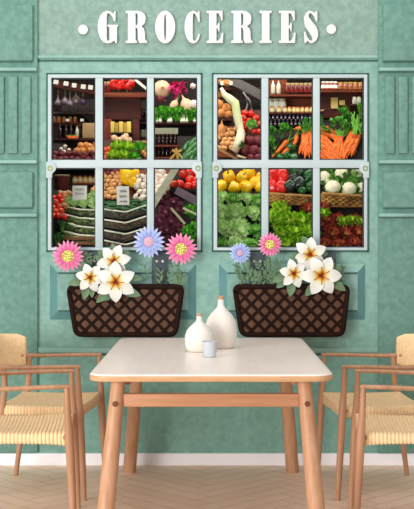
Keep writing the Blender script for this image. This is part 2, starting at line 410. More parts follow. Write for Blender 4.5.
# ------------------------------------------------------------------ sign letters
LET = {
 'G': [[(17.8,0.5),(17.8,10.2),(16.2,10.2),(15,6.5),(12.5,3.2),(10.5,2.2),(9.3,3.5),(9,8),(9,25),(9.3,29),(10.5,30.3),(11.8,29),(11.8,16.2),(10,15.6),(10,14),(20.5,14),(20.5,15.6),(19.3,16.2),(19.3,32),(18,32),(16.5,29.5),(13.5,31.8),(9.5,32.5),(5.5,31),(2.5,27),(0.6,21.5),(0,16),(0.6,10.5),(2.5,5.2),(5.5,1.5),(9.5,0),(13,0.8),(15.8,3),(16.6,0.5)]],
 'C': [[(13.5,.5),(15,.5),(15.3,11),(13.8,11),(12.5,6),(10.8,3),(9.5,2.2),(8.6,3.5),(8.3,8),(8.3,25),(8.7,29),(9.8,30.3),(11.5,29.3),(13,26.5),(14,23),(15.5,23.2),(14.5,28),(12.3,31.3),(8.7,32.5),(5,31),(2.2,27),(.5,21.5),(0,16),(.5,10.5),(2.2,5.2),(5,1.5),(8.7,0),(11.5,1),(13,3)]],
 'E': [[(0,0),(15.5,0),(15.9,9.5),(14.5,9.5),(13.5,5.5),(11.8,2.6),(9.6,2.2),(9.6,15),(10.8,14.5),(11.6,12),(12.6,12),(12.6,20.5),(11.6,20.5),(10.8,17.6),(9.6,17),(9.6,30.2),(12,29.6),(14,26.5),(15,22),(16.5,22),(16,32),(0,32),(0,30),(2.2,29.5),(2.2,2.5),(0,2)]],
 'R': [[(0,0),(12,0),(16,1),(19,3.5),(20,8),(19,12.5),(15.5,15.5),(18,17.5),(19,21),(19.3,28),(20,29.6),(21.3,30),(21.3,32),(13.5,32),(12.3,29),(12,20),(11.3,17.2),(9.7,16.5),(9.7,29.5),(11.3,30),(11.3,32),(0,32),(0,30),(2.2,29.5),(2.2,2.5),(0,2)], [(9.7,2.2),(11.3,2.6),(12,5),(12,12),(11.3,14.4),(9.7,14.8)]],
 'I': [[(0,0),(12,0),(12,2),(9.8,2.5),(9.8,29.5),(12,30),(12,32),(0,32),(0,30),(2.2,29.5),(2.2,2.5),(0,2)]],
 'S': [[(11.8,.5),(13.2,.5),(13.5,10.5),(12,10.5),(10.5,6),(8,2.8),(5.8,2.4),(4.6,4),(5,6.5),(8,10.5),(12,15.5),(14,20),(14.2,25),(12.5,29.5),(9,32.3),(6,32),(3.5,29.8),(2,32),(.6,32),(.3,21),(1.7,21),(3,25.5),(5.5,29.3),(7.8,30),(8.8,28.5),(8.3,26),(5,21),(1.5,16),(.2,11.5),(.2,6.5),(2,2.3),(5.5,0),(8.5,.6),(10.3,2.6)]],
 'O': [[(10+10*math.sin(2*PI*i/40), 16.2-16.2*math.cos(2*PI*i/40)) for i in range(40)], [(10+1.15*math.sin(2*PI*i/20), 16.2-13*math.cos(2*PI*i/20)) for i in range(20)]],
 '.': [[(4.8*math.sin(2*PI*i/24), -4.8*math.cos(2*PI*i/24)) for i in range(24)]],
}
def letter(ch, px, py, label):
    cu = bpy.data.curves.new('tmp', 'CURVE'); cu.dimensions = '2D'; cu.fill_mode = 'BOTH'
    cu.extrude = .006; cu.bevel_depth = .0022; cu.bevel_resolution = 2; cu.offset = -.0016
    k = WY/F
    for poly in LET[ch]:
        sp = cu.splines.new('POLY'); sp.points.add(len(poly)-1); sp.use_cyclic_u = True
        for i, (a, b2) in enumerate(poly): sp.points[i].co = (a*k, -b2*k, 0, 1)
    tmp = bpy.data.objects.new('tmp', cu); C.objects.link(tmp)
    me = bpy.data.meshes.new_from_object(tmp); bpy.data.objects.remove(tmp)
    me.materials.clear(); me.materials.append(M['white_letter'])
    o = bpy.data.objects.new('sign_letter' if ch != '.' else 'sign_dot', me); C.objects.link(o)
    o.rotation_euler = (R(90), 0, 0); o.location = (X(px), WY-.0155, Z(py))
    tag(o, label, 'letter' if ch != '.' else 'sign dot')
letter('.', 83.5, 30.2, 'white raised dot before the G of the GROCERIES sign')
for ch, px, lb in (('G', 98, 'white raised letter G opening the GROCERIES sign'), ('R', 126, 'white raised letter R between G and O on the sign'),
                   ('O', 155.3, 'white raised letter O of the GROCERIES sign'), ('C', 184.5, 'white raised letter C of the GROCERIES sign'),
                   ('E', 206.8, 'white raised letter E following the C on the sign'), ('R', 231.3, 'white raised letter R between E and I on the sign'),
                   ('I', 259.5, 'white raised letter I of the GROCERIES sign'), ('E', 278.8, 'white raised letter E just before the S on the sign'),
                   ('S', 303.6, 'white raised letter S closing the GROCERIES sign')):
    letter(ch, px, 11.5, lb)
letter('.', 331, 29.8, 'white raised dot after the S of the GROCERIES sign')

# ------------------------------------------------------------------ dining table
def rrect(hx, hy, r, n=8):
    pts = []
    for (sx, sy, a0) in ((1, 1, 0), (-1, 1, 90), (-1, -1, 180), (1, -1, 270)):
        for i in range(n+1):
            a = R(a0+90*i/n); pts.append((sx*(hx-r)+r*math.cos(a), sy*(hy-r)+r*math.sin(a)))
    return pts
def loft(mb, hx, hy, r, prof, n=8):
    """stack of rounded rectangles: prof = (inset, z)"""
    m = 4*(n+1); vs = []
    for (ins, z) in prof:
        vs += [(p[0], p[1], z) for p in rrect(hx-ins, hy-ins, max(r-ins, .004), n)]
    fs = []
    for i in range(len(prof)-1):
        for k in range(m): fs.append((i*m+k, i*m+(k+1) % m, (i+1)*m+(k+1) % m, (i+1)*m+k))
    fs.append(tuple(range(m))[::-1]); fs.append(tuple((len(prof)-1)*m+k for k in range(m)))
    mb.add(vs, fs); return mb
TX, TY = .003, 5.635
t = thing('dining_table', 'pale oak dining table with rounded corners and splayed round legs', 'table', (TX, TY, 0))
loft(MB(), .513, .865, .085, [(.007, .7195), (.002, .7215), (0, .726), (0, .738), (.001, .744)]).build('table_edge', M['edge'], t)
loft(MB(), .511, .863, .084, [(0, .744), (.001, .7475), (.005, .7498), (.02, .75)]).build('tabletop', M['top'], t)
for sx in (-1, 1):
    for sy in (-1, 1):
        a = Vector((sx*.458, sy*.815, 0)); c = Vector((sx*.397, sy*.70, .722))
        pts = [a.lerp(c, q) for q in (0, .01, .3, .6, .85, 1)]
        lg = MB().tube(pts, [.034, .0365, .037, .035, .031, .030], 20).build('leg', M['oak'], t)
    for sy in (-1, 1):
        pass
for sy in (-1, 1):
    MB().box(-.375, .375, sy*.712-.016, sy*.712+.016, .596, .652, .006).build('stretcher', M['oak_x'], t)
    for sx in (-1, 1):
        MB().tube([(sx*.4085, sy*.754, .612), (sx*.4065, sy*.72, .612)], .0115, 14).build('joint_peg', M['peg'], t)
for sx in (-1, 1):
    MB().box(sx*.36-.012, sx*.36+.012, -.66, .66, .682, .7205, .004).build('side_rail', M['oak'], t)

def vase(px, pyb, Y, h, r, label, nr):
    t = thing('bottle_vase', label, 'vase', (X(px, Y), Y, .75))
    b_ = [(.0, 0), (r*.72, 0), (r*.80, .004), (r*.93, h*.10), (r*.995, h*.24), (r, h*.34), (r*.965, h*.45), (r*.86, h*.56), (r*.66, h*.655), (r*.42, h*.73), (nr*1.25, h*.785), (nr, h*.83), (nr*.92, h*.93), (nr*.95, h*.935)]
    MB().lathe(b_[1:], 40).build('body', M['vase'], t, ang=60)
    MB().lathe([(nr*.85, h*.92), (nr*.98, h*.937), (nr*1.02, h*.99), (nr*.9, h)], 20).build('cork_stopper', M['cork'], t)
vase(221, 348, 5.90, .268, .0815, 'large white bottle vase with cork stopper, the taller one on the table', .0165)
vase(199.3, 351.5, 5.72, .190, .0725, 'small white squat bottle vase standing left of the taller one', .0145)
cup = thing('small_cup', 'little pale blue grey cup in front of the white vases', 'cup', (X(209.8, 5.47), 5.47, .75))
MB().lathe([(.024, 0), (.029, .003), (.033, .03), (.036, .073), (.0372, .075), (.035, .075), (.031, .04), (.026, .012), (.001, .010)], 28).build('bowl', M['cup'], cup)

# ------------------------------------------------------------------ chairs
def make_chair(label):
    t = thing('dining_armchair', label, 'chair', group=None)
    hw = .294
    wd = M['chairw']
    for s in (-1, 1):
        MB().tube([(.262, s*(hw+.0), 0), (.262, s*hw, .01), (.25, s*hw, .25), (.24, s*hw, .44), (.232, s*hw, .56), (.228, s*hw, .665)],
                  [.0115, .0125, .018, .0195, .015, .0115], 14).build('leg', wd, t)
        MB().tube([(-.235, s*.275, 0), (-.233, s*.275, .01), (-.20, s*.262, .25), (-.17, s*.252, .44), (-.155, s*.25, .56), (-.155, s*.262, .66)],
                  [.0115, .0125, .017, .0185, .0155, .013], 14).build('leg', wd, t)
        # arm: slim at the front tip, flaring where it meets the back
        pts = [(.243, s*hw, .668), (.235, s*hw, .670), (.12, s*(hw+.004), .668), (.0, s*(hw+.004), .664), (-.10, s*(hw-.004), .662), (-.16, s*(hw-.022), .664), (-.20, s*(hw-.036), .668)]
        MB().tube(pts, [.008, .013, .0145, .0145, .016, .019, .017], 12, flat=.72).build('armrest', wd, t)
        MB().tube([(.235, s*(hw-.045), .446), (-.165, s*.22, .446)], .012, 10).build('side_rail', wd, t)
    MB().tube([(.222, -.285, .446), (.222, .285, .446)], .012, 10).build('front_rail', wd, t)
    # woven seat: cords run side to side and wrap round the side rails
    NC = 25; sub = 5
    def seat(u, v):
        x = -.185+u*.425
        k = (u*NC) % 1.0; bulge = .0052*math.sqrt(max(0, 1-(2*k-1)**2))-.0045
        uu = 2*u-1
        hwid = .262+.016*u
        dip = -.012*(1-uu*uu)
        low = .411-.016*uu*uu*uu*uu-.008*max(0, uu)
        q = v*2*PI
        cy, cz = math.cos(q), math.sin(q)
        sy = math.copysign(abs(cy)**.28, cy); sz = math.copysign(abs(cz)**.45, cz)
        mid = (low+.479)/2+dip*.5; hh = (.479-low)/2
        y = sy*(hwid+bulge); z = mid+sz*(hh+bulge)
        z += (-.016*(1-abs(sy)**2.5)) if cz > 0 else (.02*(1-abs(sy)**4))
        z += .010*math.cos(uu*PI/2*1.0)*0
        return Vector((x, y, z))
    sm = MB().grid(seat, NC*sub, 48, closed=True)
    n48 = 48
    sm.f.append(tuple(range(n48))[::-1]); sm.f.append(tuple(NC*sub*n48+i for i in range(n48)))
    sm.build('woven_seat', M['cord'], t, ang=75)
    # curved woven back
    NB = 44
    def back(u, v):
        a = (2*u-1); ang = a*R(95)
        k = (u*NB) % 1.0; bulge = .0022*math.sqrt(max(0, 1-(2*k-1)**2))
        cxp, ry, rx = -.185, .262, .17
        px_ = cxp-rx*max(-.2, math.cos(ang)); py_ = ry*math.sin(ang)/1.0
        nx, ny = -math.cos(ang)/rx, math.sin(ang)/ry; L = math.hypot(nx, ny); nx /= L; ny /= L
        q = v*2*PI; cy, cz = math.cos(q), math.sin(q)
        top = .782+.008*math.cos(ang)-.016*max(0, abs(a)-.86)/.14; bot = .607+.012*max(0, abs(a)-.86)/.14
        z = (top+bot)/2+math.copysign(abs(cz)**.35, cz)*((top-bot)/2+bulge)
        d = math.copysign(abs(cy)**.8, cy)*(.014+bulge)
        lean = (z-.61)*-.12
        return Vector((px_+nx*d+lean*math.cos(ang*.8), py_+ny*d, z))
    bk = MB().grid(back, NB*4, 32, closed=True)
    bk.f.append(tuple(range(32))[::-1]); bk.f.append(tuple(NB*4*32+i for i in range(32)))
    bk.build('woven_back', M['cord'], t, ang=75)
    return t
ch = Proto(make_chair(''))
def place_chair(fx, fy, rz, label):
    d = Vector((math.cos(rz), math.sin(rz)))
    ch.place((fx-d.x*.235, fy-d.y*.235, 0), (0, 0, rz), 1, label, 'chair', 'woven cord armchairs around the table')
place_chair(-.634, 6.054, R(-5.0), 'woven cord oak armchair left of the table, the farther one near the wall')
place_chair(-.645, 5.30, R(5.0), 'woven cord oak armchair left of the table, the nearer one in front')
place_chair(.642, 6.054, R(184.6), 'woven cord oak armchair right of the table, the farther one near the wall')
place_chair(.684, 5.30, R(175), 'woven cord oak armchair right of the table, the nearer one in front')

# ------------------------------------------------------------------ planters and flowers
PYF = 6.545                                                       # front plane of the planters
def planter(xl, xr, xbl, xbr, yt, yb, label):
    Yf, Yb = PYF, WY-.034
    x = lambda p: X(p, Yf); z = lambda p: Z(p, Yf)
    t = thing('planter_basket', label, 'planter', (x((xl+xr)/2), (Yf+Yb)/2, z(yb)))
    def rounded(c, r=.036, n=5):
        out = []
        for i in range(4):
            p = Vector(c[i]); a = (Vector(c[i-1])-p).normalized(); b2 = (Vector(c[(i+1) % 4])-p).normalized()
            for k in range(n+1):
                q = k/n; out.append(p+a*r*(1-q)**2+b2*r*q**2)
        return out
    # body: open box with trapezoid front
    A = [(x(xl+2), z(yt+2)), (x(xr-2), z(yt+2)), (x(xbr-2), z(yb-2)), (x(xbl+2), z(yb-2))]
    Ar = rounded(A, .045); Ar = [(p.x, p.y) for p in Ar]
    mb = MB(); mb.prism(Ar, Yf+.006, Yf+.012); mb.prism(Ar, Yb-.008, Yb)
    A = [(A[0][0]+.006, A[0][1]-.025), (A[1][0]-.006, A[1][1]-.025), (A[2][0]-.022, A[2][1]+.006), (A[3][0]+.022, A[3][1]+.006)]
    th = .006
    mb.prism([A[0], (A[0][0]+th, A[0][1]), (A[3][0]+th, A[3][1]), A[3]], Yf+.01, Yb-.004)
    mb.prism([(A[1][0]-th, A[1][1]), A[1], A[2], (A[2][0]-th, A[2][1])], Yf+.01, Yb-.004)
    mb.prism([(A[3][0], A[3][1]), (A[2][0], A[2][1]), (A[2][0], A[2][1]+.008), (A[3][0], A[3][1]+.008)], Yf+.01, Yb-.004)
    mb.build('body', M['planter'], t, world=True)
    # soil
    MB().box(A[0][0]+.012, A[1][0]-.012, Yf+.013, Yb-.009, z(yt+12), z(yt+7)).build('soil', M['soil'], t, world=True)
    # rounded rim frame on front and back
    o_ = [(x(xl+2.3), z(yt+2.3)), (x(xr-2.3), z(yt+2.3)), (x(xbr-2.3), z(yb-2.3)), (x(xbl+2.3), z(yb-2.3))]
    fr = MB(); rp = rounded(o_)
    for Yc in (Yf+.006, Yb-.008):
        path = [(p.x, Yc, p.y) for p in rp]; path.append(path[0]); path.append(path[1])
        fr.tube(path, .0145, 10, up=(0, 1, 0))
    for q in range(4):
        mx_ = rp[q*6+2]; fr.tube([(mx_.x, Yf+.012, mx_.y), (mx_.x, Yb-.01, mx_.y)], .0105, 8)
    fr.build('rim', M['lattice'], t, world=True)
    # criss cross lattice over front and sides
    la = MB(); st = 13.2; x0, x1, z0, z1 = xl, xr, yt, yb
    def inside(px, py):
        f = (py-yt)/(yb-yt); return xl+2.5+(xbl-xl)*f <= px <= xr-2.5+(xbr-xr)*f and yt+3 <= py <= yb-2.5 and not ((px < xl+8+(xbl-xl)*f or px > xr-8+(xbr-xr)*f) and not yt+5 < py < yb-5)
    for sgn in (-1, 1):
        k = xl-80
        while k < xr+80:
            run = []
            for i in range(0, 120):
                py = yt+(yb-yt)*i/119; px = k+sgn*(py-yt)*1.0
                if inside(px, py): run.append((px, py))
            if len(run) > 6:
                a, b2 = run[0], run[-1]; la.tube([(x(a[0]), Yf+.004-(.002 if sgn > 0 else 0), z(a[1])), (x(b2[0]), Yf+.004-(.002 if sgn > 0 else 0), z(b2[1]))], .0084, 6, up=(0, 1, 0))
            k += st
    for (xa, xb_) in ((xl, xbl), (xr, xbr)):
        for i in range(4):
            for s in (0, 1):
                f0, f1 = .1+.8*i/4, .1+.8*(i+1)/4
                if s: f0, f1 = f1, f0
                p0 = xa+(xb_-xa)*f0; p1 = xa+(xb_-xa)*f1
                sx = 1 if xa == xl else -1
                la.tube([(x(p0+sx*2), Yf+.01, z(yt+(yb-yt)*f0)), (x(p1+sx*2), Yb-.01, z(yt+(yb-yt)*f1))], .005, 6)
    la.build('lattice', M['lattice'], t, world=True)
    return t
PT = planter(66, 184.5, 73.5, 177.5, 284.5, 337, 'brown lattice planter basket under the left window')
PT2 = planter(232.5, 350.5, 239.5, 345, 284.5, 337, 'brown lattice planter basket under the right window')
def strap(px, wpx, parent):
    mb = MB().box(X(px-wpx/2), X(px+wpx/2), WY-.046, WY-.036, Z(300), Z(252), .002)
    s = mb.build('bracket', M['strap'], parent, world=True)
    for d in (-3, 3):
        sw = MB().tube([(X(px+d), WY-.049, Z(261)), (X(px+d), WY-.045, Z(261))], .007, 10)
        o = sw.build('screw', M['paper'], s)
        for v in o.data.vertices: v.co = v.co-parent.location
strap(92, 15, PT); strap(160, 15.5, PT); strap(257, 15, PT2); strap(328, 15, PT2)

def petal(mb, L, W_, curl, shape=1.0, n=6, cup=.25, rz=0, z0=0.0, r0=0.0, t0=0, tip=1.0):
    """leaf blade along +x in the plane xy, z = towards the viewer"""
    def fn(u, v):
        w_ = W_*math.sin(PI*min(1, u**shape))**.75 if u < 1 else 0
        if u > .999: w_ = 0
        x_ = r0+u*L; y_ = (v-.5)*2*w_; z_ = z0+curl*math.sin(u*PI*.9)-curl*.6*u*u + cup*abs(v-.5)*2*w_
        p = Vector((x_, y_, z_)); p.rotate(Euler((0, 0, rz))); return p
    mb.grid(fn, n, 4, lambda u, v: u)
def solid(mb, th=.0015):
    """give a blade thickness"""
    n = len(mb.v); bmn = bmesh.new()
    vs = [bmn.verts.new(v) for v in mb.v]; 
    for f in mb.f: bmn.faces.new([vs[i] for i in f])
    bmesh.ops.recalc_face_normals(bmn, faces=bmn.faces[:])
    r_ = bmesh.ops.solidify(bmn, geom=bmn.faces[:], thickness=th)
    bmn.verts.index_update()
    out = MB(); out.v = [v.co.copy() for v in bmn.verts]; out.f = [tuple(v.index for v in f.verts) for f in bmn.faces]
    tt = mb.t+mb.t
    out.t = (tt+[0]*len(out.v))[:len(out.v)]
    if len(out.v) != 2*n: out.t = [mb.t[min(range(n), key=lambda i: (mb.v[i]-v).length)] for v in out.v]
    bmn.free(); return out
M['pinkp'] = ramp_mat('pink_petal', [(0, (200, 74, 128)), (.5, (220, 108, 156)), (1, (240, 160, 192))])
M['bluep'] = ramp_mat('blue_petal', [(0, (150, 160, 214)), (.5, (156, 172, 226)), (1, (196, 208, 244))])
M['lily'] = ramp_mat('lily_petal', [(0, (110, 30, 14)), (.09, (170, 74, 20)), (.17, (226, 160, 50)), (.28, (232, 218, 140)), (.40, (226, 224, 212)), (1, (228, 229, 226))])
M['yel'] = mat('yellow_disc', (250, 240, 140), (140, 130, 44), 170, .7, .3, 300, sharp=(.45, .55))
M['lil'] = mat('lilac_disc', (226, 190, 206), (196, 150, 176), 200, .7, .3, 300)
M['stam'] = mat('rust_stamen', (150, 60, 24), (110, 40, 18), 60, .6)
M['leafg'] = mat('grey_green_leaf', (112, 138, 104), (92, 120, 90), 14, .6, .1, 40)
FACE = Matrix.Rotation(R(90), 4, 'X')                              # local +z towards the viewer (-y)
def root_of(px): return P(px, 300, WY-.066)
def stem_mb(a, b2, r=.0025, bend=.02):
    m_ = (Vector(a)+Vector(b2))/2+Vector((bend, 0, 0)); return MB().tube([a, m_, b2], r, 6)
def daisy(px, py, rpx, pm, cm, cr_, label, Y=PYF-.012, base=None, tilt=(0, 0)):
    c = P(px, py, Y); Rr = rpx*Y/F
    t = thing('daisy', label, 'flower', c); t.rotation_euler = (R(90)+tilt[0], 0, tilt[1])
    for layer, n, L, W_, z0 in ((0, 20, Rr, Rr*.115, 0), (1, 14, Rr*.80, Rr*.105, .004)):
        for i in range(n):
            mb = MB(); petal(mb, L-Rr*.25, W_, Rr*.10, .75, 6, .3, 2*PI*(i+.5*layer)/n+rnd.uniform(-.05, .05), z0, Rr*.25)
            solid(mb, .0012).build('petal', pm, t)
    r = Rr*cr_
    MB().lathe([(r*.9, -.004), (r, .004), (r*.9, .011), (r*.6, .015), (r*.2, .0165)], 20).build('center', cm, t)
    # stem in the flower's own space
    inv = (Matrix.Translation(c) @ Euler((R(90)+tilt[0], 0, tilt[1])).to_matrix().to_4x4()).inverted()
    e = base or P(px+(6 if px < 100 else -4), 296, WY-.066)
    pts = [c+Vector((0, .004, 0)), c+Vector((0, .03, -.02)), c.lerp(e, .5)+Vector((.01, .02, -.0)), e]
    pts = [inv @ p for p in pts]
    MB().tube(pts, .0028, 6).build('stem', M['stem'], t)
    return t
daisy(68, 256.2, 16.5, M['pinkp'], M['yel'], .40, 'pink daisy with yellow centre at the left end of left planter', base=P(78, 296, WY-.066))
daisy(148.8, 241.8, 16.5, M['bluep'], M['lil'], .33, 'large pale blue daisy standing above the left planter', base=P(158, 296, WY-.06), Y=PYF-.02)
daisy(181, 249, 16.5, M['pinkp'], M['yel'], .40, 'pink daisy with yellow centre at the right end of left planter', base=P(170, 296, WY-.066))
daisy(240, 253, 11, M['bluep'], M['lil'], .30, 'small pale blue daisy above the right planter', base=P(252, 296, WY-.066))
daisy(270, 244.6, 12.5, M['pinkp'], M['yel'], .42, 'pink daisy with yellow centre above the right planter', base=P(268, 296, WY-.066))
def leaf_obj(parent, inv, a, b2, W_, name='leaf'):
    a, b2 = Vector(a), Vector(b2); d = b2-a; L = d.length
    mb = MB(); petal(mb, L, W_, L*.06, .8, 7, .2)
    # orient x along d, z towards the viewer
    xx = d.normalized(); zz = (Vector((0, -1, 0))-xx*Vector((0, -1, 0)).dot(xx)).normalized(); yy = zz.cross(xx)
    Mx = Matrix((xx, yy, zz)).transposed().to_4x4(); Mx.translation = a
    mb.v = [inv @ (Mx @ v) for v in mb.v]
    return solid(mb, .0012).build(name, M['leafg'], parent)
def lily(px, py, rpx, rot, label, Y, leaves=()):
    c = P(px, py, Y); Rr = rpx*Y/F
    t = thing('lily', label, 'flower', c); t.rotation_euler = (R(90), 0, 0)
    inv = (Matrix.Translation(c) @ Euler((R(90), 0, 0)).to_matrix().to_4x4()).inverted()
    for i in range(6):
        mb = MB(); petal(mb, Rr*rnd.uniform(.95, 1.03), Rr*.31, Rr*.13, .95, 9, .12, R(rot)+2*PI*i/6+rnd.uniform(-.07, .07), .006*(i % 2), 0)
        solid(mb, .0014).build('petal', M['lily'], t)
    for i in range(6):
        a = R(rot)+2*PI*(i+.5)/6; st = MB()
        st.tube([(0, 0, .006), (math.cos(a)*Rr*.16, math.sin(a)*Rr*.16, .022), (math.cos(a)*Rr*.42, math.sin(a)*Rr*.42, .026)], [.0018, .0012, .0022], 6)
        st.build('stamen', M['stam'], t)
    e = P(px+(CX-px)*.0, 296, WY-.066)
    MB().tube([inv @ p for p in (c+Vector((0, .004, 0)), c+Vector((0, .035, -.01)), e)], .0028, 6).build('stem', M['stem'], t)
    for (ax, ay, bx_, by_, w_) in leaves:
        leaf_obj(t, inv, P(ax, ay, Y+.014), P(bx_, by_, Y+.01), w_)
LY = PYF-.018
lily(115.8, 282, 21, 88, 'largest white lily hanging over the left planter rim', LY-.012, [(112, 288, 96, 303, .026), (120, 288, 141, 296, .028), (120, 276, 143, 279, .022), (110, 292, 104, 301, .024)])
lily(114, 261, 17.5, 68, 'white lily topmost of the three in left planter', LY+.012, [(116, 258, 112, 243, .026), (120, 256, 130, 252, .024), (108, 264, 96, 256, .03), (106, 258, 98, 250, .024)])
lily(90.5, 277.5, 15.5, 50, 'small white lily at left of the left planter group', LY, [(88, 282, 84, 300, .026), (84, 280, 68, 284, .024), (92, 280, 101, 275, .022), (86, 270, 80, 262, .024), (92, 284, 92, 298, .018)])
lily(321.3, 275.5, 21.5, 60, 'largest white lily hanging over the right planter rim', LY-.012, [(318, 282, 305, 296, .028), (328, 278, 346, 291, .026), (330, 270, 342, 268, .018), (316, 268, 322, 262, .022)])
lily(310, 254.5, 17.5, 82, 'white lily topmost of the three in right planter', LY+.012, [(310, 250, 303, 236, .028), (316, 252, 328, 254, .026), (306, 258, 290, 254, .022)])
lily(294, 273.5, 15.5, 48, 'small white lily at left of the right planter group', LY, [(292, 280, 290, 297, .026), (288, 274, 272, 282, .024), (298, 274, 304, 271, .018), (296, 266, 290, 256, .022), (286, 280, 276, 288, .02)])
# loose sprigs of foliage rising from the soil
def sprig(px, py0, py1, n, spread, label, nl, size, Y=WY-.062, dark=False):
    e = P(px, 298, Y); t = thing('foliage_sprig', label, 'foliage', e)
    stem = MB(); lf = MB()
    for i in range(n):
        top = P(px+rnd.uniform(-1, 1)*spread, rnd.uniform(py1, py0), Y-rnd.uniform(0, .03))
        mid = e.lerp(top, .5)+Vector((rnd.uniform(-.01, .01), -.01, 0))
        path = [e+Vector((rnd.uniform(-.02, .02), 0, 0)), mid, top]
        stem.tube([p-e for p in path], .0014, 5)
        for k in range(nl):
            q = .3+.7*k/nl; p = mid.lerp(top, (q-.3)/.7); a = rnd.choice((-1, 1))*R(rnd.uniform(25, 65))
            d = (top-mid).normalized(); d.rotate(Euler((0, a, 0)))
            mb = MB(); petal(mb, size, size*.16, size*.08, .8, 4, .2)
            xx = d; zz = (Vector((0, -1, 0))-xx*Vector((0, -1, 0)).dot(xx)).normalized(); yy = zz.cross(xx)
            Mx = Matrix((xx, yy, zz)).transposed().to_4x4(); Mx.translation = p-e
            lf.add([Mx @ v for v in mb.v], mb.f, mb.t)
    stem.build('stems', M['stem'], t); lf.build('leaves', M['leafg'], t)
sprig(158, 270, 262, 3, 18, 'thin green leafy shoots behind the daisies of left planter', 6, .035)
sprig(247, 276, 262, 7, 14, 'feathery grey green foliage at left of the right planter', 12, .03)
sprig(270, 272, 258, 8, 14, 'feathery foliage below the pink daisy of right planter', 12, .03)
sprig(338, 268, 262, 4, 6, 'feathery foliage at right end of the right planter', 10, .025)
sprig(90, 262, 250, 4, 8, 'feathery foliage behind the small lily of left planter', 10, .03)
sprig(178, 276, 268, 4, 8, 'feathery foliage at right end of the left planter', 8, .03)
# ------------------------------------------------------------------ shop display
# ------------------------------------------------------------------ produce builders (each builds ONE thing)
def Yl(py): return 6.80+(250-py)/82*.34
def Yu(py): return 7.20+(160-py)/82*.36
def D(py): return Yl(py) if py > 164 else Yu(py)
col = {}
def cm(key, *a, **k):
    if key not in col: col[key] = mat(key, *a, **k)
    return col[key]
def proto_thing(name, cat='vegetable'):
    return thing(name, '', cat)
def icos(mb, r, sub=2, sc_=(1, 1, 1), fn=None, c=(0, 0, 0), t=0.0):
    bm = bmesh.new(); bmesh.ops.create_icosphere(bm, subdivisions=sub, radius=1)
    for v in bm.verts:
        d = v.co.normalized(); k = fn(d) if fn else 1
        v.co = Vector((d.x*r*k*sc_[0]+c[0], d.y*r*k*sc_[1]+c[1], d.z*r*k*sc_[2]+c[2]))
    mb.bm(bm, None, t); return mb
def pepper(name, c1, c2, L=1.15):
    t = proto_thing(name)
    def f(a, z): return 1+.09*math.cos(4*a)+.03*math.cos(3*a+1)
    pr = [(.01, .86), (.30, .93), (.62, .98), (.88, .80), (1, .42), (.98, 0), (.86, -.5), (.66, -.86), (.40, -1.02), (.15, -.98), (.01, -.9)]
    MB().lathe([(r_, z*L*.9) for r_, z in pr], 20, fn=f).build('body', cm(name, c1, c2, scale=.9, rough=.22, spec=.5), t, ang=80)
    MB().tube([(0, 0, .75*L), (.05, 0, 1.0*L), (.2, 0, 1.25*L)], [.22, .11, .13], 8).build('stem', M['stem'], t)
    return Proto(t)
def tomato(name, c1, c2):
    t = proto_thing(name)
    pr = [(.01, .68), (.3, .78), (.7, .68), (.96, .3), (1, 0), (.9, -.42), (.6, -.74), (.2, -.84), (.01, -.85)]
    MB().lathe(pr, 18, fn=lambda a, z: 1+.03*math.cos(5*a)).build('body', cm(name, c1, c2, scale=1, rough=.18, spec=.55), t, ang=80)
    mb = MB()
    for i in range(5):
        q = MB(); petal(q, .5, .09, .08, .8, 4, .1, 2*PI*i/5, .78, .02); mb.add(q.v, q.f)
    mb.build('calyx', M['stem'], t); return Proto(t)
def mushroom():
    t = proto_thing('mushroom')
    MB().lathe([(.01, .75), (.4, .70), (.8, .42), (1, .05), (.92, -.12), (.5, -.16), (.3, -.16)], 16).build('cap', cm('mush', (236, 222, 206), (222, 200, 180), scale=2, rough=.7), t, ang=80)
    MB().lathe([(.32, -.1), (.30, -.5), (.36, -.8), (.1, -.85)], 12).build('stalk', cm('mush2', (240, 230, 214), None), t); return Proto(t)
def bulb(name, c1, c2, nl=0):
    t = proto_thing(name)
    pr = [(.01, -.9), (.35, -.85), (.8, -.6), (1, -.1), (.92, .35), (.6, .66), (.25, .86), (.12, 1.1), (.07, 1.35)]
    MB().lathe(pr, 18, fn=lambda a, z: 1+nl*abs(math.cos(3*a))).build('body', cm(name, c1, c2, scale=2, rough=.45, stretch=(3, 3, .6)), t, ang=80)
    MB().tube([(0, 0, -.9), (.05, 0, -1.15)], [.2, .1], 8).build('root_end', cm('rootend', (190, 160, 120), None), t); return Proto(t)
def capsule_veg(name, c1, c2, n=18, bend=.2, tip=None):
    """cucumber, length 2, radius .28"""
    t = proto_thing(name); pts = []; rd = []
    for i in range(13):
        q = i/12; z = 1-2*q; pts.append((bend*(1-z*z), 0, z)); rd.append(.28*max(.02, (1-abs(z)**6)**.5))
    MB().tube(pts, rd, 14, t=[i/12 for i in range(13)]).build('body', cm(name, c1, c2, scale=5, rough=.3, spec=.5), t, ang=80)
    MB().tube([(0, 0, .97), (0, 0, 1.12)], [.1, .07], 8).build('stem', tip or M['stem'], t); return Proto(t)
M['carrot'] = mat('carrot', (244, 124, 34), (206, 74, 16), 4, .45, .15, 12, stretch=(1, 1, 6))
M['carrot2'] = mat('carrot_tail', (226, 100, 30), None)
M['grstalk'] = mat('carrot_stalk', (126, 186, 66), (96, 160, 50), 4, .5)
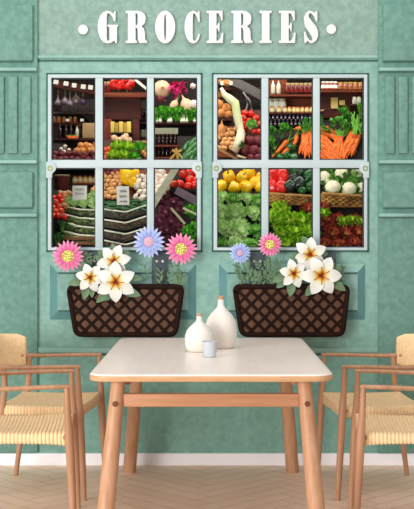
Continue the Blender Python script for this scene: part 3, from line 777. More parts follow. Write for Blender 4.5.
def carrot():
    """crown at the origin, tip at z=-1"""
    t = proto_thing('carrot')
    pts = []; rd = []
    for i in range(12):
        q = i/11; pts.append((.03*math.sin(q*5), .02*math.sin(q*4+1), -q)); rd.append(.088*(1-q)**.55*(1-.3*math.exp(-q*40))*(1+.04*math.sin(q*40))+.003)
    MB().tube(pts, rd, 12).build('root', M['carrot'], t, ang=80)
    for i in range(3):
        a = i*2.1; MB().tube([(math.cos(a)*.02, math.sin(a)*.02, -.01), (math.cos(a)*.05, math.sin(a)*.05, .14), (math.cos(a)*.12, math.sin(a)*.12, .34)], [.016, .012, .008], 6).build('stalk', M['grstalk'], t)
    return Proto(t)
def lettuce(name, stops, frill, n=26, seed=1, spread=1.0, wid=.42, long=1.0, noise=.25):
    """rosette opening along +z, radius about 1"""
    rr = random.Random(seed); t = proto_thing(name)
    mt = ramp_mat(name, stops, .5, noise, 6, spec=.2, sss=.35)
    mb = MB()
    for i in range(n):
        a = i*2.399+rr.uniform(-.2, .2); lvl = i/n
        L = (.55+.6*(1-lvl))*long; up = .25+1.15*lvl; w_ = wid*(1.1-.4*lvl); ph = rr.uniform(0, 6)
        ca, sa = math.cos(a), math.sin(a)
        def fn(u, v, L=L, up=up, w_=w_, ph=ph, ca=ca, sa=sa, lvl=lvl):
            s_ = (v-.5)*2; el = up-.9*u*u*(1.1-lvl)
            rad = .05+L*u*math.cos(min(1.45, up)*.8)*spread+.0
            z = L*u*math.sin(up)*.9-.35*u*u*(1-lvl)
            ww = w_*(.25+1.1*u**.7)*(1-.35*u*u)
            ed = abs(s_)**2*u+u**3*.8
            ruf = frill*ed*math.sin(ph+s_*9+u*11)
            r2 = rad*(1-.16*s_*s_*u)+ruf*.5
            y = s_*ww+.3*frill*ed*math.cos(ph*2+u*17+s_*5)
            z2 = z+.20*s_*s_*u*w_*2+ruf
            return Vector((r2*ca-y*sa, r2*sa+y*ca, z2))
        off = rr.uniform(-.4, .3)
        mb.grid(fn, 7, 9, lambda u, v, off=off: max(0, min(1, .1+.7*u+.5*abs(v-.5)*u+off)))
    mb.build('leaves', mt, t, ang=120)
    icos(MB(), .22, 2, (1, 1, .8), c=(0, 0, .02), t=.35).build('heart', mt, t)
    return Proto(t)
def herb(name, c1, c2, seed=2, n=9, nl=16, size=.16):
    """leafy bunch rising along +z, height 1"""
    rr = random.Random(seed); t = proto_thing(name); st = MB(); lf = MB()
    for i in range(n):
        a = rr.uniform(0, 6.28); sp = rr.uniform(.1, .55); top = Vector((math.cos(a)*sp, math.sin(a)*sp, rr.uniform(.65, 1)))
        mid = top*.5; mid.z += .08; st.tube([(0, 0, 0), mid, top], [.03, .02, .012], 5)
        for k in range(nl):
            q = rr.uniform(.35, 1.05); p = (mid.lerp(top, (q-.35)/.7)); d = Vector((rr.gauss(0, 1), rr.gauss(0, 1), rr.gauss(.3, .8))).normalized()
            m_ = MB(); petal(m_, size*rr.uniform(.8, 1.5), size*.36, size*.15, .7, 3, .3)
            qm = Vector((1, 0, 0)).rotation_difference(d).to_matrix().to_4x4(); qm.translation = p
            lf.add([qm @ v for v in m_.v], m_.f, rr.random())
    st.build('stalks', M['grstalk'], t); lf.build('leaves', ramp_mat(name, [(0, c1), (1, c2)], .5), t, ang=120)
    return Proto(t)
def jar(name, c, lidc, h=1.5, label=None):
    t = thing(name, '', 'jar')
    MB().lathe([(.42, 0), (.5, .05), (.5, h*.72), (.42, h*.82), (.36, h*.86)], 14).build('body', cm(name, c, None, rough=.15, spec=.6), t, ang=50)
    MB().lathe([(.40, h*.84), (.40, h), (.37, h*1.02)], 14).build('lid', cm(name+'_lid', lidc, None, rough=.35), t)
    if label: MB().lathe([(.506, h*.2), (.506, h*.6)], 14).build('paper_label', cm(name+'_label', label, None), t)
    return Proto(t)
def bottle(name, c, capc, labc=None):
    t = thing(name, '', 'bottle')
    MB().lathe([(.26, 0), (.3, .04), (.3, 1.15), (.24, 1.35), (.12, 1.55), (.11, 1.9)], 12).build('body', cm(name, c, None, rough=.12, spec=.6), t, ang=50)
    MB().lathe([(.13, 1.85), (.13, 2.0), (.1, 2.02)], 10).build('cap', cm(name+'_cap', capc, None, rough=.35), t)
    if labc: MB().lathe([(.306, .35), (.306, .9)], 12).build('paper_label', cm(name+'_label', labc, None), t)
    return Proto(t)

def S(Y): return F/Y
def put(pr, px, py, rpx, label, cat, group=None, Y=None, rot=None, dy=0.0, stretch=None):
    """stand a thing of unit radius at a spot, rpx = its radius as the photo shows it"""
    Y = (Y or D(py))+dy; r = rpx/S(Y)
    rot = rot or (R(rnd.uniform(40, 75)), rnd.uniform(-.4, .4), rnd.uniform(0, 6.28))
    return pr.place(P(px, py, Y-r*.4), rot, (r if not stretch else tuple(r*q for q in stretch)), label, cat, group)
def put2(pr, a, b2, wid, label, cat, group=None, Ya=None, Yb=None, unit=1.0, k=1.0):
    """lay a long thing from a (its top) to b (its tip)"""
    A = P(a[0], a[1], (Ya or D(a[1]))-.02); B = P(b2[0], b2[1], (Yb or D(b2[1]))-.02)
    d = (A-B); L = d.length; q = Vector((0, 0, 1)).rotation_difference(d.normalized())
    q = q @ Euler((0, 0, rnd.uniform(0, 6.28))).to_quaternion()
    loc = A if unit == 1.0 else (A+B)/2
    w_ = wid/S((A.y+B.y)/2)
    return pr.place(loc, sc_=(w_, w_, L/unit), label=label, cat=cat, group=group, quat=q)
def face(tilt=20, spin=None):
    """rosette axis (+z) towards the room and a little up"""
    return (R(90-tilt)+rnd.uniform(-.2, .2), rnd.uniform(-.3, .3), rnd.uniform(-.3, .3)) if spin is None else (R(90-tilt), 0, spin)

# sloping display trays
def tray(x0, x1, py0, py1, label, m, lip=3.0, name='display_tray', cat='tray', Dd=None, lipm=None):
    Dd = Dd or D
    Ya, Yb = Dd(py1)+.035, Dd(py0)+.035
    t = thing(name, label, cat, P((x0+x1)/2, py1, Ya))
    xa, xb = X(x0, Ya), X(x1, Ya); za, zb_ = Z(py1, Ya), Z(py0, Yb); th = .012
    mb = MB(); mb.add([(xa, Ya, za), (xb, Ya, za), (xb, Yb, zb_), (xa, Yb, zb_), (xa, Ya+th, za-th), (xb, Ya+th, za-th), (xb, Yb+th, zb_-th), (xa, Yb+th, zb_-th)],
                      [(0, 1, 2, 3), (7, 6, 5, 4), (0, 4, 5, 1), (1, 5, 6, 2), (2, 6, 7, 3), (3, 7, 4, 0)])
    mb.build('base', m, t, world=True, flat=True)
    if lip:
        zt_ = Z(py1-lip, Ya)
        MB().box(xa, xb, Ya-.045, Ya-.035, za-.01, zt_, .003).build('front_lip', lipm or m, t, world=True)
        MB().box(xa, xb, Ya-.04, Ya+.008, za-.012, za-.002).build('front_floor', m, t, world=True)
    return t
# dark stepped stands that carry the trays
for k, (a, b2) in enumerate(((49, 200), (214.5, 366.5))):
    t = thing('display_stand', 'dark stepped display stand inside the %s shop window' % ('left' if k == 0 else 'right'), 'display stand', (X((a+b2)/2), 7.2, 0))
    xa, xb = X(a, 7.0), X(b2, 7.0)
    mb = MB()
    pf = [(6.86, 0), (6.86, Z(256, 6.9)-.03), (7.20, Z(168, 7.19)-.05), (7.27, Z(163, 7.3)-.05), (7.60, Z(84, 7.6)-.10), (7.75, Z(84, 7.6)-.10), (7.75, 0)]
    # profile runs in y,z; build by hand
    n_ = len(pf); vs = [(xa, p[0]+.03, p[1]) for p in pf]+[(xb, p[0]+.03, p[1]) for p in pf]
    mb.add(vs, [tuple(range(n_)), tuple(range(2*n_-1, n_-1, -1))]+[(i, (i+1) % n_, n_+(i+1) % n_, n_+i) for i in range(n_)])
    mb.build('body', M['stand'], t, world=True, flat=True)
    MB().box(xa, xb, 7.165, 7.235, Z(164.8, 7.2)-.012, Z(164.8, 7.2), .003).build('middle_board', M['dwood'], t, world=True)

def card(px, py, w_, h_, label, Y, lines=2, tilt=8, rz=0, tent=False):
    t = thing('price_card', label, 'sign', P(px, py, Y)); t.rotation_euler = (R(-tilt), 0, rz)
    k = Y/F; W2, H2 = w_*k/2, h_*k/2
    c = MB().box(-W2, W2, 0, .003, -H2, H2).build('card', M['paper'], t)
    MB().box(-.003, .003, .003, .006, -H2-.03, 0).build('stick', M['metal'], t)
    for i in range(lines):
        ink = MB(); z = H2*(.45-.55*i); x = -W2*.55; n_ = 11
        pts = [(x+W2*1.15*j/n_, -.0012, z+(H2*.13*math.sin(j*2.3+i*2)+(H2*.08 if j % 3 == 0 else 0))) for j in range(n_+1)]
        ink.tube(pts, .0016, 4).build('handwriting', M['ink'], c)
    return t

pY = pepper('yellow_pepper', (255, 208, 16), (252, 182, 8)); pR = pepper('red_pepper', (232, 36, 24), (206, 20, 16), 1.3)
pG = pepper('green_pepper', (38, 104, 36), (24, 74, 28), 1.2); pD = pepper('dark_pepper', (34, 52, 40), (24, 36, 32), 1.1)
to = tomato('tomato', (238, 40, 24), (222, 30, 18)); tor = tomato('orange_tomato', (232, 96, 40), (222, 60, 30))
mu = mushroom(); ga = bulb('garlic_bulb', (238, 224, 212), (224, 196, 182), .1); on = bulb('red_onion', (124, 44, 52), (98, 28, 40)); tu = bulb('turnip', (236, 178, 138), (226, 196, 168))
bo = bulb('brown_onion', (222, 150, 84), (204, 122, 60))
cu = capsule_veg('cucumber', (44, 112, 40), (26, 80, 30)); ca = carrot()
nu = icos(MB(), 1, 2, (1, .8, .75), lambda d: 1+.18*math.sin(5*d.x+2)*math.cos(4*d.y)).build('ginger_knob', cm('ging', (226, 172, 116), (206, 140, 84), scale=2, rough=.7), None, ang=80)
nu = Proto(tag(nu, '', 'vegetable'))
GR = [(0, (196, 216, 130)), (.45, (120, 186, 40)), (1, (66, 150, 26))]
lB = [lettuce('frisee_lettuce', [(0, (250, 252, 150)), (.5, (230, 250, 84)), (.8, (192, 238, 56)), (1, (96, 176, 30))], .30, 40, 3+i, wid=.17) for i in range(2)]
lG = [lettuce('green_lettuce', [(0, (236, 246, 190)), (.5, (160, 216, 96)), (1, (70, 150, 50))], .12, 24, 7+i) for i in range(2)]
lP = lettuce('pale_lettuce', [(0, (250, 252, 226)), (.5, (220, 240, 172)), (1, (140, 198, 92))], .14, 22, 12, wid=.4)
lR = [lettuce('red_lettuce', [(0, (190, 224, 84)), (.28, (232, 170, 96)), (.55, (222, 92, 66)), (1, (128, 34, 34))], .26, 36, 20+i, wid=.2, noise=.9) for i in range(2)]
lO = lettuce('radicchio', [(0, (226, 186, 200)), (.3, (150, 66, 92)), (1, (76, 26, 44))], .1, 22, 31, wid=.42)
lS = lettuce('spring_greens', [(0, (206, 236, 120)), (.5, (110, 200, 50)), (1, (40, 136, 30))], .14, 26, 41, wid=.3)
hb = herb('herb_bunch', (34, 108, 30), (100, 176, 56)); hd = herb('dark_herb_bunch', (18, 62, 20), (50, 110, 36), 5); ct = herb('leafy_greens', (28, 104, 26), (92, 176, 52), 8, 14, 26, .10)
def cauli():
    t = proto_thing('cauliflower')
    icos(MB(), .92, 4, (1, 1, .8), lambda d: 1+.07*math.sin(11*d.x)*math.sin(11*d.y+1)*math.cos(9*d.z)+.02*math.sin(40*d.x)*math.sin(37*d.y)*math.sin(33*d.z), c=(0, 0, .1)).build('curd', cm('curd', (244, 236, 214), (232, 218, 184), scale=4, rough=.8), t, ang=80)
    mb = MB()
    for i in range(8):
        a = i*.785
        def fn(u, v, a=a):
            s_ = (v-.5)*2; r_ = .55+.62*math.sin(u*1.4)+.05*math.sin(s_*7+i); z = -.75+1.45*u; y = s_*.42*math.sin(min(1, .3+u)*PI*.8)
            return Vector((r_*math.cos(a)-y*math.sin(a), r_*math.sin(a)+y*math.cos(a), z))
        mb.grid(fn, 6, 5, lambda u, v: u)
    mb.build('leaves', ramp_mat('cauli_leaf', [(0, (206, 220, 150)), (.6, (110, 168, 70)), (1, (60, 124, 44))], .5, .3, 5), t, ang=120)
    return Proto(t)
cf = cauli()
def hexfill(x0, x1, y0, y1, r, jit=.25, rows=None):
    out = []; y = y1-r*.6; k = 0
    while y > y0-r*.2:
        x = x0+r*(.7 if k % 2 == 0 else 1.5)
        while x < x1+r*.2:
            out.append((x+rnd.uniform(-jit, jit)*r, y+rnd.uniform(-jit, jit)*r)); x += 1.75*r
        y -= 1.45*r; k += 1
    return out

# ---------------- right window, lower left pane: yellow peppers over bagged lettuce
tray(216.5, 265, 169, 194, 'produce tray of yellow peppers in the right window', M['dwood'], 2)
for (x, y, r) in ((221, 186, 5.5), (229.5, 177.5, 6.3), (234.5, 187.5, 5.6), (241.5, 178, 5.8), (249, 173.5, 6.2), (246, 187, 6), (254.5, 183, 5.6), (260, 188, 5.2), (261, 178, 5)):
    put(pY, x, y, r, 'yellow bell pepper in the pile behind the right window', 'pepper', 'yellow peppers in the right window')
tray(216.5, 265, 196, 252, 'tray of pale lettuce heads below the yellow peppers', M['stand'], 2)
for (x, y, r, pr) in ((222, 198, 8, lP), (233, 200, 8, lG[0]), (246, 199, 8, lP), (258, 201, 8, lG[1]), (222, 213, 10, lP), (237, 214, 11, lP), (252, 214, 10, lP), (262, 216, 8, lG[0]), (224, 229, 10, lP), (240, 230, 12, lP), (256, 232, 10, lG[1]), (221, 245, 9, lG[0]), (236, 246, 10, lP), (252, 247, 9, lG[1]), (262, 243, 7, lG[0])):
    put(pr, x, y, r, 'pale lettuce head in the heap below the yellow peppers' if pr is lP else 'green lettuce head among the pale ones below the yellow peppers', 'lettuce', 'pale lettuces under the yellow peppers' if pr is lP else 'green lettuces under the yellow peppers', rot=face(rnd.uniform(0, 50)))
# ---------------- lower middle pane: red peppers, green peppers, wicker basket, frisee
def basket(x0, x1, py0, py1, label, sl=0):
    Y = D((py0+py1)/2)-.06; Yb = Y+.16; t = thing('wicker_basket', label, 'basket', P((x0+x1)/2, py1, Y+.08))
    wi = cm('wicker', (214, 160, 86), (112, 66, 30), scale=12, rough=.7, bump=.4, bscale=60)
    mb = MB(); n = 5; H = (py1-py0)*Y/F; W_ = (x1-x0)*Y/F
    A = P(x0, py0, Y); 
    for i in range(n):
        z = -H*(i+.5)/n; pts = []
        for j in range(41):
            u = j/40; pts.append(A+Vector((W_*u, .011*math.sin(u*W_*150+i*PI)+.012*i/n, z-sl*Y/F*u)))
        mb.tube(pts, H/n*.56, 6)
        mb.tube([pts[0], pts[0]+Vector((0, .15, .0))], H/n*.5, 6); mb.tube([pts[-1], pts[-1]+Vector((0, .15, .0))], H/n*.5, 6)
    mb.build('weave', wi, t, world=True)
    MB().tube([A+Vector((0, -.003, 0)), A+Vector((W_, -.003, -sl*Y/F))], H*.16, 8).build('rim', cm('wrim', (196, 150, 84), (160, 110, 56), scale=14), t, world=True)
    MB().box(A.x, A.x+W_, Y+.02, Yb, A.z-H-sl*Y/F, A.z-H*.8-sl*Y/F).build('base', wi, t, world=True)
    return t
tray(267, 316, 168, 196, 'tray holding red and green peppers in the right window', M['stand'], 0)
for (x, y, r) in ((272, 177, 6.5), (283, 176, 6.5), (273, 187, 6), (281, 187, 6), (278, 171, 5.5)):
    put(pR, x, y, r, 'red bell pepper beside the green peppers, right window', 'pepper', 'red peppers in the right window', rot=(R(rnd.uniform(150, 200)), rnd.uniform(-.3, .3), rnd.uniform(0, 6)))
for (x, y, r, pr) in ((296, 171, 6.5, pG), (289, 187, 6.5, pD), (299, 184, 7, pD), (293, 179, 5.5, pD), (309, 176, 6, pG), (301, 174, 5, pD), (311, 186, 6, pG), (303, 191, 4.5, pG)):
    put(pr, x, y, r, 'green bell pepper in the pile right of the red peppers' if pr is pG else 'nearly black green pepper in the pile right of the red peppers', 'pepper', 'green peppers in the right window' if pr is pG else 'dark peppers in the right window')
basket(267, 316, 193.5, 202, 'wicker basket rim below the red and green peppers', 3)
tray(267, 316, 206, 252, 'tray of bright curly lettuce in the right window', M['stand'], 2)
for (x, y) in hexfill(268, 314, 208, 250, 8.2, .2):
    if y < 216 and x > 284:
        if x > 296: put(lR[0], x, y+1, 8, 'red tipped lettuce at the back of the bright curly lettuce', 'lettuce', 'red lettuces behind the curly ones', rot=face(40))
        continue
    put(lB[rnd.randrange(2)], x, y, 9.2, 'bright yellow green curly lettuce in the right window', 'lettuce', 'curly lettuces in the right window', rot=face(rnd.uniform(10, 50)))
# ---------------- lower right pane: cauliflowers in a basket over red lettuce
tray(318, 367, 168, 195, 'tray of cauliflowers in the right window', M['stand'], 0)
for (x, y, r) in ((333, 188, 8.5), (349, 190, 8.5), (362, 189, 7), (324, 178, 7.5), (342, 174, 8), (358, 173, 7.5)):
    put(cf, x, y, r, 'white cauliflower with green leaves in the wicker basket', 'cauliflower', 'cauliflowers in the right window', rot=(R(rnd.uniform(35, 70)), rnd.uniform(-.4, .4), rnd.uniform(0, 6)))
for (x, y, r) in ((326, 170, 7), (334, 178, 6), (352, 181, 6), (363, 179, 6)):
    put(lG[0], x, y, r, 'loose green leaves between the cauliflowers', 'leaf bundle', 'green leaves between the cauliflowers', rot=face(40))
basket(322, 367, 193.5, 204, 'wicker basket holding the white cauliflowers', 3)
tray(318, 367, 206, 252, 'tray of red leaf lettuce below the cauliflower basket', M['stand'], 2)
for (x, y) in hexfill(319, 366, 212, 250, 8.0, .25):
    if y < 220 and 336 < x < 362: continue
    if y < 212 and x > 330: continue
    g = rnd.random() < .28
    put(lG[1] if g else lR[rnd.randrange(2)], x, y, 8.6, 'green lettuce scattered among the red lettuces under the cauliflowers' if g else 'red leaf lettuce in the heap under the cauliflowers', 'lettuce', 'green lettuces among the red' if g else 'red lettuces under the cauliflowers', rot=face(rnd.uniform(10, 55)))
for (x, y) in ((343, 222), (352, 221), (361, 223), (324, 214)): put(lB[0], x, y, 6, 'yellow green curly lettuce along the top of the red lettuces', 'lettuce', 'yellow green lettuces above the red', rot=face(30), dy=-.03)
put(lR[0], 323, 208, 7, 'red leaf lettuce at the left end below the cauliflower basket', 'lettuce', None, rot=face(40))
# ---------------- left window, lower left pane
YB = 7.12
def shelf(x0, x1, py, Y, depth, label, m=None, th=1.6):
    o = MB().box(X(x0, Y), X(x1, Y), Y, Y+depth, Z(py, Y)-th*Y/F, Z(py, Y), .002).build('shelf_board', m or M['rust'], None)
    me = o.data; c = Vector((X((x0+x1)/2, Y), Y, Z(py, Y)))
    for v in me.vertices: v.co -= c
    o.location = c; return tag(o, label, 'shelf')
def row(pr, xs_, py, Y, k, label, cat, group, dx=0):
    """stand things on a board whose top is at py"""
    for x in xs_:
        pr.place(P(x, py, Y), (0, 0, rnd.uniform(0, 6)), k*Y/F, label, cat, group)
jr = jar('ruby_jar', (110, 24, 22), (190, 160, 110)); jg = jar('golden_jar', (206, 156, 84), (150, 60, 30), 1.4, (226, 206, 160)); jc = jar('clear_jar', (168, 164, 148), (190, 180, 150), 1.5)
jw = jar('white_capped_jar', (150, 60, 40), (236, 226, 214), 1.6, (236, 226, 214)); ja = jar('amber_jar', (150, 82, 40), (190, 150, 80), 1.2)
bd_ = bottle('dark_bottle', (44, 18, 22), (130, 90, 60)); bw = bottle('white_bottle', (226, 216, 196), (190, 60, 30)); bs = bottle('small_violet_bottle', (60, 36, 60), (206, 186, 196), (176, 150, 172))
pot = thing('clay_pot', 'dark red clay pot at the upper left of the left window salads', 'pot', P(62, 191, 7.14))
MB().lathe([(6.0, 0), (6.6, 1), (7.2, 12), (7.6, 13), (7.6, 15.5), (6.6, 15.5), (6.2, 9)], 24).build('body', cm('clay', (108, 40, 34), (84, 28, 26), scale=.3, rough=.4), pot, ang=50); pot.scale = (7.14/F,)*3
MB().lathe([(7.8, 14.6), (8.1, 15.4), (7.7, 16.2), (7.3, 15.6)], 24).build('rim', cm('clay_rim', (150, 120, 96), None), pot)
shelf(72, 98, 183, 7.17, .08, 'narrow board of spice jars behind the white sign, left window')
row(jg, (75, 80, 85, 90, 95), 183, 7.2, 5.2, 'golden spice jar on the board behind the white sign', 'jar', 'golden jars behind the white sign')
tray(51, 64, 190, 222, 'tray of red tomatoes at the far left of the left window', M['stand'], 2)
for (x, y) in hexfill(50.5, 65, 194, 219, 3.4, .3):
    g = rnd.random() < .35
    put(tor if g else to, x, y, 3.6, 'orange tomato in the small heap left of the pale salads' if g else 'red tomato in the small heap left of the pale salads', 'tomato', 'orange tomatoes, far left' if g else 'red tomatoes, far left')
def clear_tray(x0, x1, yl, yr, h, Y, label, fill, cn=.5, dip=1.5):
    """shallow rounded dark tray seen from its end, pale rim"""
    t = thing('packed_tray', label, 'tray', P((x0+x1)/2, max(yl, yr)+h, Y+.06))
    a = P(x0, yl, Y); b2 = P(x1, yr, Y); k = Y/F; H = h*k
    tri = lambda u: min(u/cn, (1-u)/(1-cn))
    mb = MB()
    def fn(u, v):
        base = a.lerp(b2, u); bow = -.03*tri(u)
        return base+Vector((0, bow+.01*v, -H*v-dip*k*tri(u)))
    mb.grid(fn, 20, 3)
    mb.grid(lambda u, v: a.lerp(b2, u)+Vector((0, -.03*tri(u)*(1-v)+.16*v+.01, -H*.9-dip*k*tri(u)*(1-v)+.02*v)), 10, 2)
    mb.grid(lambda u, v: a+Vector((0, .16*u, -H*v+.02*u)), 2, 2); mb.grid(lambda u, v: b2+Vector((0, .16*u, -H*v+.02*u)), 2, 2)
    solid(mb, .003).build('body', M['clearpl'], t, world=True)
    pts = [fn(i/20, 0)+Vector((0, -.002, 0)) for i in range(21)]
    MB().tube(pts, .0050, 6).build('rim', cm('trayrim', (232, 226, 206), None, rough=.2), t, world=True)
    if fill:
        mb = MB(); rr = random.Random(int(x0*7+yl))
        for i in range(90):
            u = rr.uniform(.04, .96); c = a.lerp(b2, u)+Vector((0, rr.uniform(.0, .10)-.028*tri(u)+.02, rr.uniform(-H*.75, H*.05)-dip*k*tri(u)))
            icos(mb, rr.uniform(.007, .012), 1, (rr.uniform(.8, 1.8), 1, rr.uniform(.4, .8)), c=c, t=rr.random())
        o = mb.build('packed_leaves', fill, t, world=True); o['kind'] = 'stuff'
    return t
def clear_plastic():
    m = bpy.data.materials.new('clear_plastic'); m.use_nodes = True; nt = m.node_tree; b = nt.nodes['Principled BSDF']
    b.inputs['Base Color'].default_value = lin((120, 116, 104)); b.inputs['Roughness'].default_value = .15; b.inputs['Alpha'].default_value = .16
    return m
M['clearpl'] = clear_plastic()
gfill = ramp_mat('packed_green', [(0, (80, 130, 40)), (.6, (164, 204, 84)), (1, (232, 240, 160))]); bfill = ramp_mat('packed_brown', [(0, (84, 52, 40)), (.5, (130, 110, 76)), (.85, (150, 90, 60)), (1, (200, 60, 30))])
nm = ['top', 'second', 'third', 'fourth']
Yt = lambda i: 6.97-.035*i
for i, (yl, yr) in enumerate(((206, 210), (214, 219), (222, 228), (231, 236))):
    clear_tray(63, 97.5, yl, yr, 7, Yt(i), 'clear packed salad tray, %s of the stack under the white sign' % nm[i], gfill)
MB_ = MB()
for q in range(3): MB_.box(X(61, 6.84), X(99, 6.84), 6.815+.0, 6.83, Z(250-q*5, 6.82), Z(246.6-q*5, 6.82), .002)
o = MB_.build('slatted_crate', cm('cratewood', (132, 82, 44), (104, 60, 30), scale=6, rough=.6, stretch=(1, 6, 12)), None); tag(o, 'brown wooden slatted crate at the bottom of the left window, behind pink daisy', 'crate')
tray(64, 98, 194, 207, 'tray of pale celery salads around the white sign', M['stand'], 0)
for (x, y, r) in ((67, 199, 5), (74, 203, 6), (83, 204, 6), (92, 203, 6), (95, 196, 6), (89, 198, 5), (66, 205, 5), (97, 208, 5)):
    put(lP, x, y, r, 'pale green salad head heaped around the white sign', 'lettuce', 'pale salads around the white sign', rot=face(40))
for (x, y) in ((65, 193.5), (69, 193), (93, 190), (96, 188), (61, 193)):
    put(nu, x, y, 3.4, 'golden root piece beside the white sign, left window', 'vegetable', 'golden roots beside the white sign')
card(79.6, 193, 14.5, 15, 'white handwritten sign among the pale salads, left window', 6.98, 2, 8)
put(hd, 57, 246, 13, 'dark leafy herb bunch at the bottom left corner of the left window', 'herb', None, rot=(R(10), 0, .5))
put(hd, 62, 232, 12, 'dark leafy herb bunch under the small tomato heap', 'herb', None, rot=(R(10), 0, 2.5))
put(cu, 56, 235, 5, 'green cucumber leaning at the left edge of the left window', 'cucumber', None, rot=(0, R(55), 0))
# ---------------- lower middle pane
tray(101.5, 132, 168, 200, 'tray of ginger and nuts at left of the yellow pepper bag', M['rust'], 0)
for (x, y) in hexfill(102, 122, 173, 198, 2.6, .3):
    put(nu, x, y, 2.9, 'small golden ginger knob in the heap left of the sign', 'ginger', 'ginger knobs in the left window')
for (x, y) in ((104, 170), (110, 168.5), (115, 172), (119, 171), (108, 174)):
    put(on, x, y, 3.4, 'red onion at the back of the ginger heap', 'onion', 'red onions behind the ginger')
for (x, y, r, rt) in ((128, 177, 7.5, .4), (124, 171, 5, 1.2), (132, 182, 5, -.5), (136, 174, 4.5, -.8)):
    put(pY, x, y, r, 'yellow squash like pepper standing between ginger and mushrooms', 'pepper', 'yellow peppers between ginger and mushrooms', rot=(R(10), rt*.5, rt))
tray(133, 152, 168, 202, 'tray of mushrooms right of the yellow peppers', M['rust'], 0)
for (x, y) in hexfill(133.5, 149, 176, 199, 3.6, .25):
    put(mu, x, y, 3.9, 'white mushroom in the heap right of the yellow peppers', 'mushroom', 'mushrooms beside the yellow peppers')
tray(101.5, 149, 197, 212, 'tray of green beans below the white sign', M['stand'], 0)
for i in range(34):
    x = rnd.uniform(104, 147); y = rnd.uniform(198.5, 209); a = rnd.uniform(-8, 8)
    put2(cu, (x-5, y+a*.3), (x+5, y-a*.3), 2.6, 'slim green bean in the layer above the stacked trays', 'bean', 'green beans above the stacked trays', unit=2.0)
card(123, 195.5, 12.5, 19, 'white tilted handwritten card above the green beans, left window', 6.96, 3, 8, rz=.25)
for i, (yl, yr) in enumerate(((208.5, 204), (219, 215), (229.5, 227), (239.5, 238))):
    clear_tray(100, 150, yl, yr, 7.6, Yt(i), 'dark packed tray, %s of the stack behind blue daisy' % nm[i], bfill, .52, 6.0)
# ---------------- lower right pane of the left window
tray(152.5, 170, 168, 196, 'tray of garlic behind the diagonal grey board', M['rust'], 0)
for (x, y) in hexfill(153, 168, 171, 196, 3.8, .2):
    put(ga, x, y, 4.1, 'white garlic bulb left of the diagonal grey board', 'garlic', 'garlic bulbs in the left window')
def plank(a, b2, wpx, Y0, Y1, label, m, name='divider_board', th=.012):
    A, B = P(a[0], a[1], Y0), P(b2[0], b2[1], Y1); d = (B-A).normalized(); n = d.cross(Vector((0, 1, 0))).normalized()*wpx*Y0/F/2; q = Vector((0, th, 0))
    c = (A+B)/2; vs = [A-n, A+n, B+n, B-n]; vs = [v-c for v in vs]+[v-c+q for v in vs]
    o = MB().add(vs, [(0, 1, 2, 3), (4, 7, 6, 5), (0, 4, 5, 1), (1, 5, 6, 2), (2, 6, 7, 3), (3, 7, 4, 0)]).build(name, m, None, flat=True)
    o.location = c; return tag(o, label, 'board')
gw = cm('grey_board', (160, 156, 134), (136, 132, 112), scale=6, rough=.7, stretch=(1, 1, 5))
plank((177, 166), (152, 206), 7, 7.02, 6.86, 'diagonal grey wooden board between garlic and tomatoes', gw)
tray(172, 199, 168, 191, 'tray of red tomatoes at right of the diagonal board', M['stand'], 2)
for (x, y, r) in ((180, 184, 4.6), (188, 186, 4.6), (195, 185, 4.6), (183, 174, 4.4), (190, 173, 5.4), (197, 173, 4.6), (190, 179, 4.6), (197, 180, 4.4), (174, 184, 4)):
    put(to if x > 177 else tor, x, y, r, 'red tomato in the pile at right of the diagonal grey board' if x > 177 else 'orange tomato touching the diagonal grey board', 'tomato', 'red tomatoes beside the board' if x > 177 else None)
plank((176, 190), (200, 203), 8, 6.98, 6.94, 'purple grey board below the red tomatoes', cm('purple_board', (108, 86, 98), (90, 70, 82), scale=6, rough=.6))
tray(152.5, 199, 200, 251, 'tray of purple radicchio in the left window', M['stand'], 2)
for (x, y) in hexfill(156, 183, 198, 246, 6.8, .25):
    if x < 160 and y < 205: continue
    put(lO, x, y, 7.6, 'purple radicchio head below the garlic, left window', 'radicchio', 'radicchio heads in the left window', rot=face(rnd.uniform(10, 50)))
for (x, y, r) in ((191, 211, 7), (198, 209, 6), (195, 228, 7.5), (187, 231, 6), (197, 240, 7), (189, 243, 7)):
    put(lS, x, y, r, 'leafy spring greens in the corner right of the radicchio', 'greens', 'spring greens in the left window', rot=face(20), dy=-.03)
plank((183, 208), (200, 216), 2.2, 6.86, 6.86, 'pale crate edge across the spring greens', cm('pale_board', (196, 190, 150), (170, 164, 124), scale=8), 'crate_edge')
plank((171, 208), (185, 224), 2.4, 6.86, 6.86, 'pale crate edge left of the spring greens', cm('pale_board', (196, 190, 150)), 'crate_edge')
# ---------------- upper panes, left window: dark shelves, hanging bags, red cabinet, roots and leeks
def box_thing(name, x0, x1, y0, y1, Y, dep, m, label, cat, bev=.002):
    k = Y/F; c = P((x0+x1)/2, y1, Y); W2 = (x1-x0)*k/2; H = (y1-y0)*k
    o = MB().box(-W2, W2, 0, dep, 0, H, bev).build(name, m, None); o.location = c; return tag(o, label, cat)
M['carton'] = cm('tan_carton', (198, 160, 116), (176, 138, 96), scale=8, rough=.7)
t = plank((49, 83), (98, 91), 7, 7.36, 7.36, 'dark red shelf edge carrying five price tags, upper left pane', M['dwood'], 'shelf_edge', .06)
for i, (x, y, w_) in enumerate(((56, 82, 5), (66, 83.5, 5), (74.2, 85.3, 4.6), (83.3, 86.6, 4.6), (90.5, 87.3, 4.6))):
    o = MB().box(-w_/2*7.3/F, w_/2*7.3/F, 0, .003, -2.2*7.3/F, 2.2*7.3/F).build('price_tag', M['paper'], None); o.location = P(x, y, 7.352)
    o.rotation_euler = (0, R(8), 0); tag(o, 'white price tag, %s from the left on the dark red shelf edge' % ['first', 'second', 'third', 'fourth', 'fifth'][i], 'price tag')
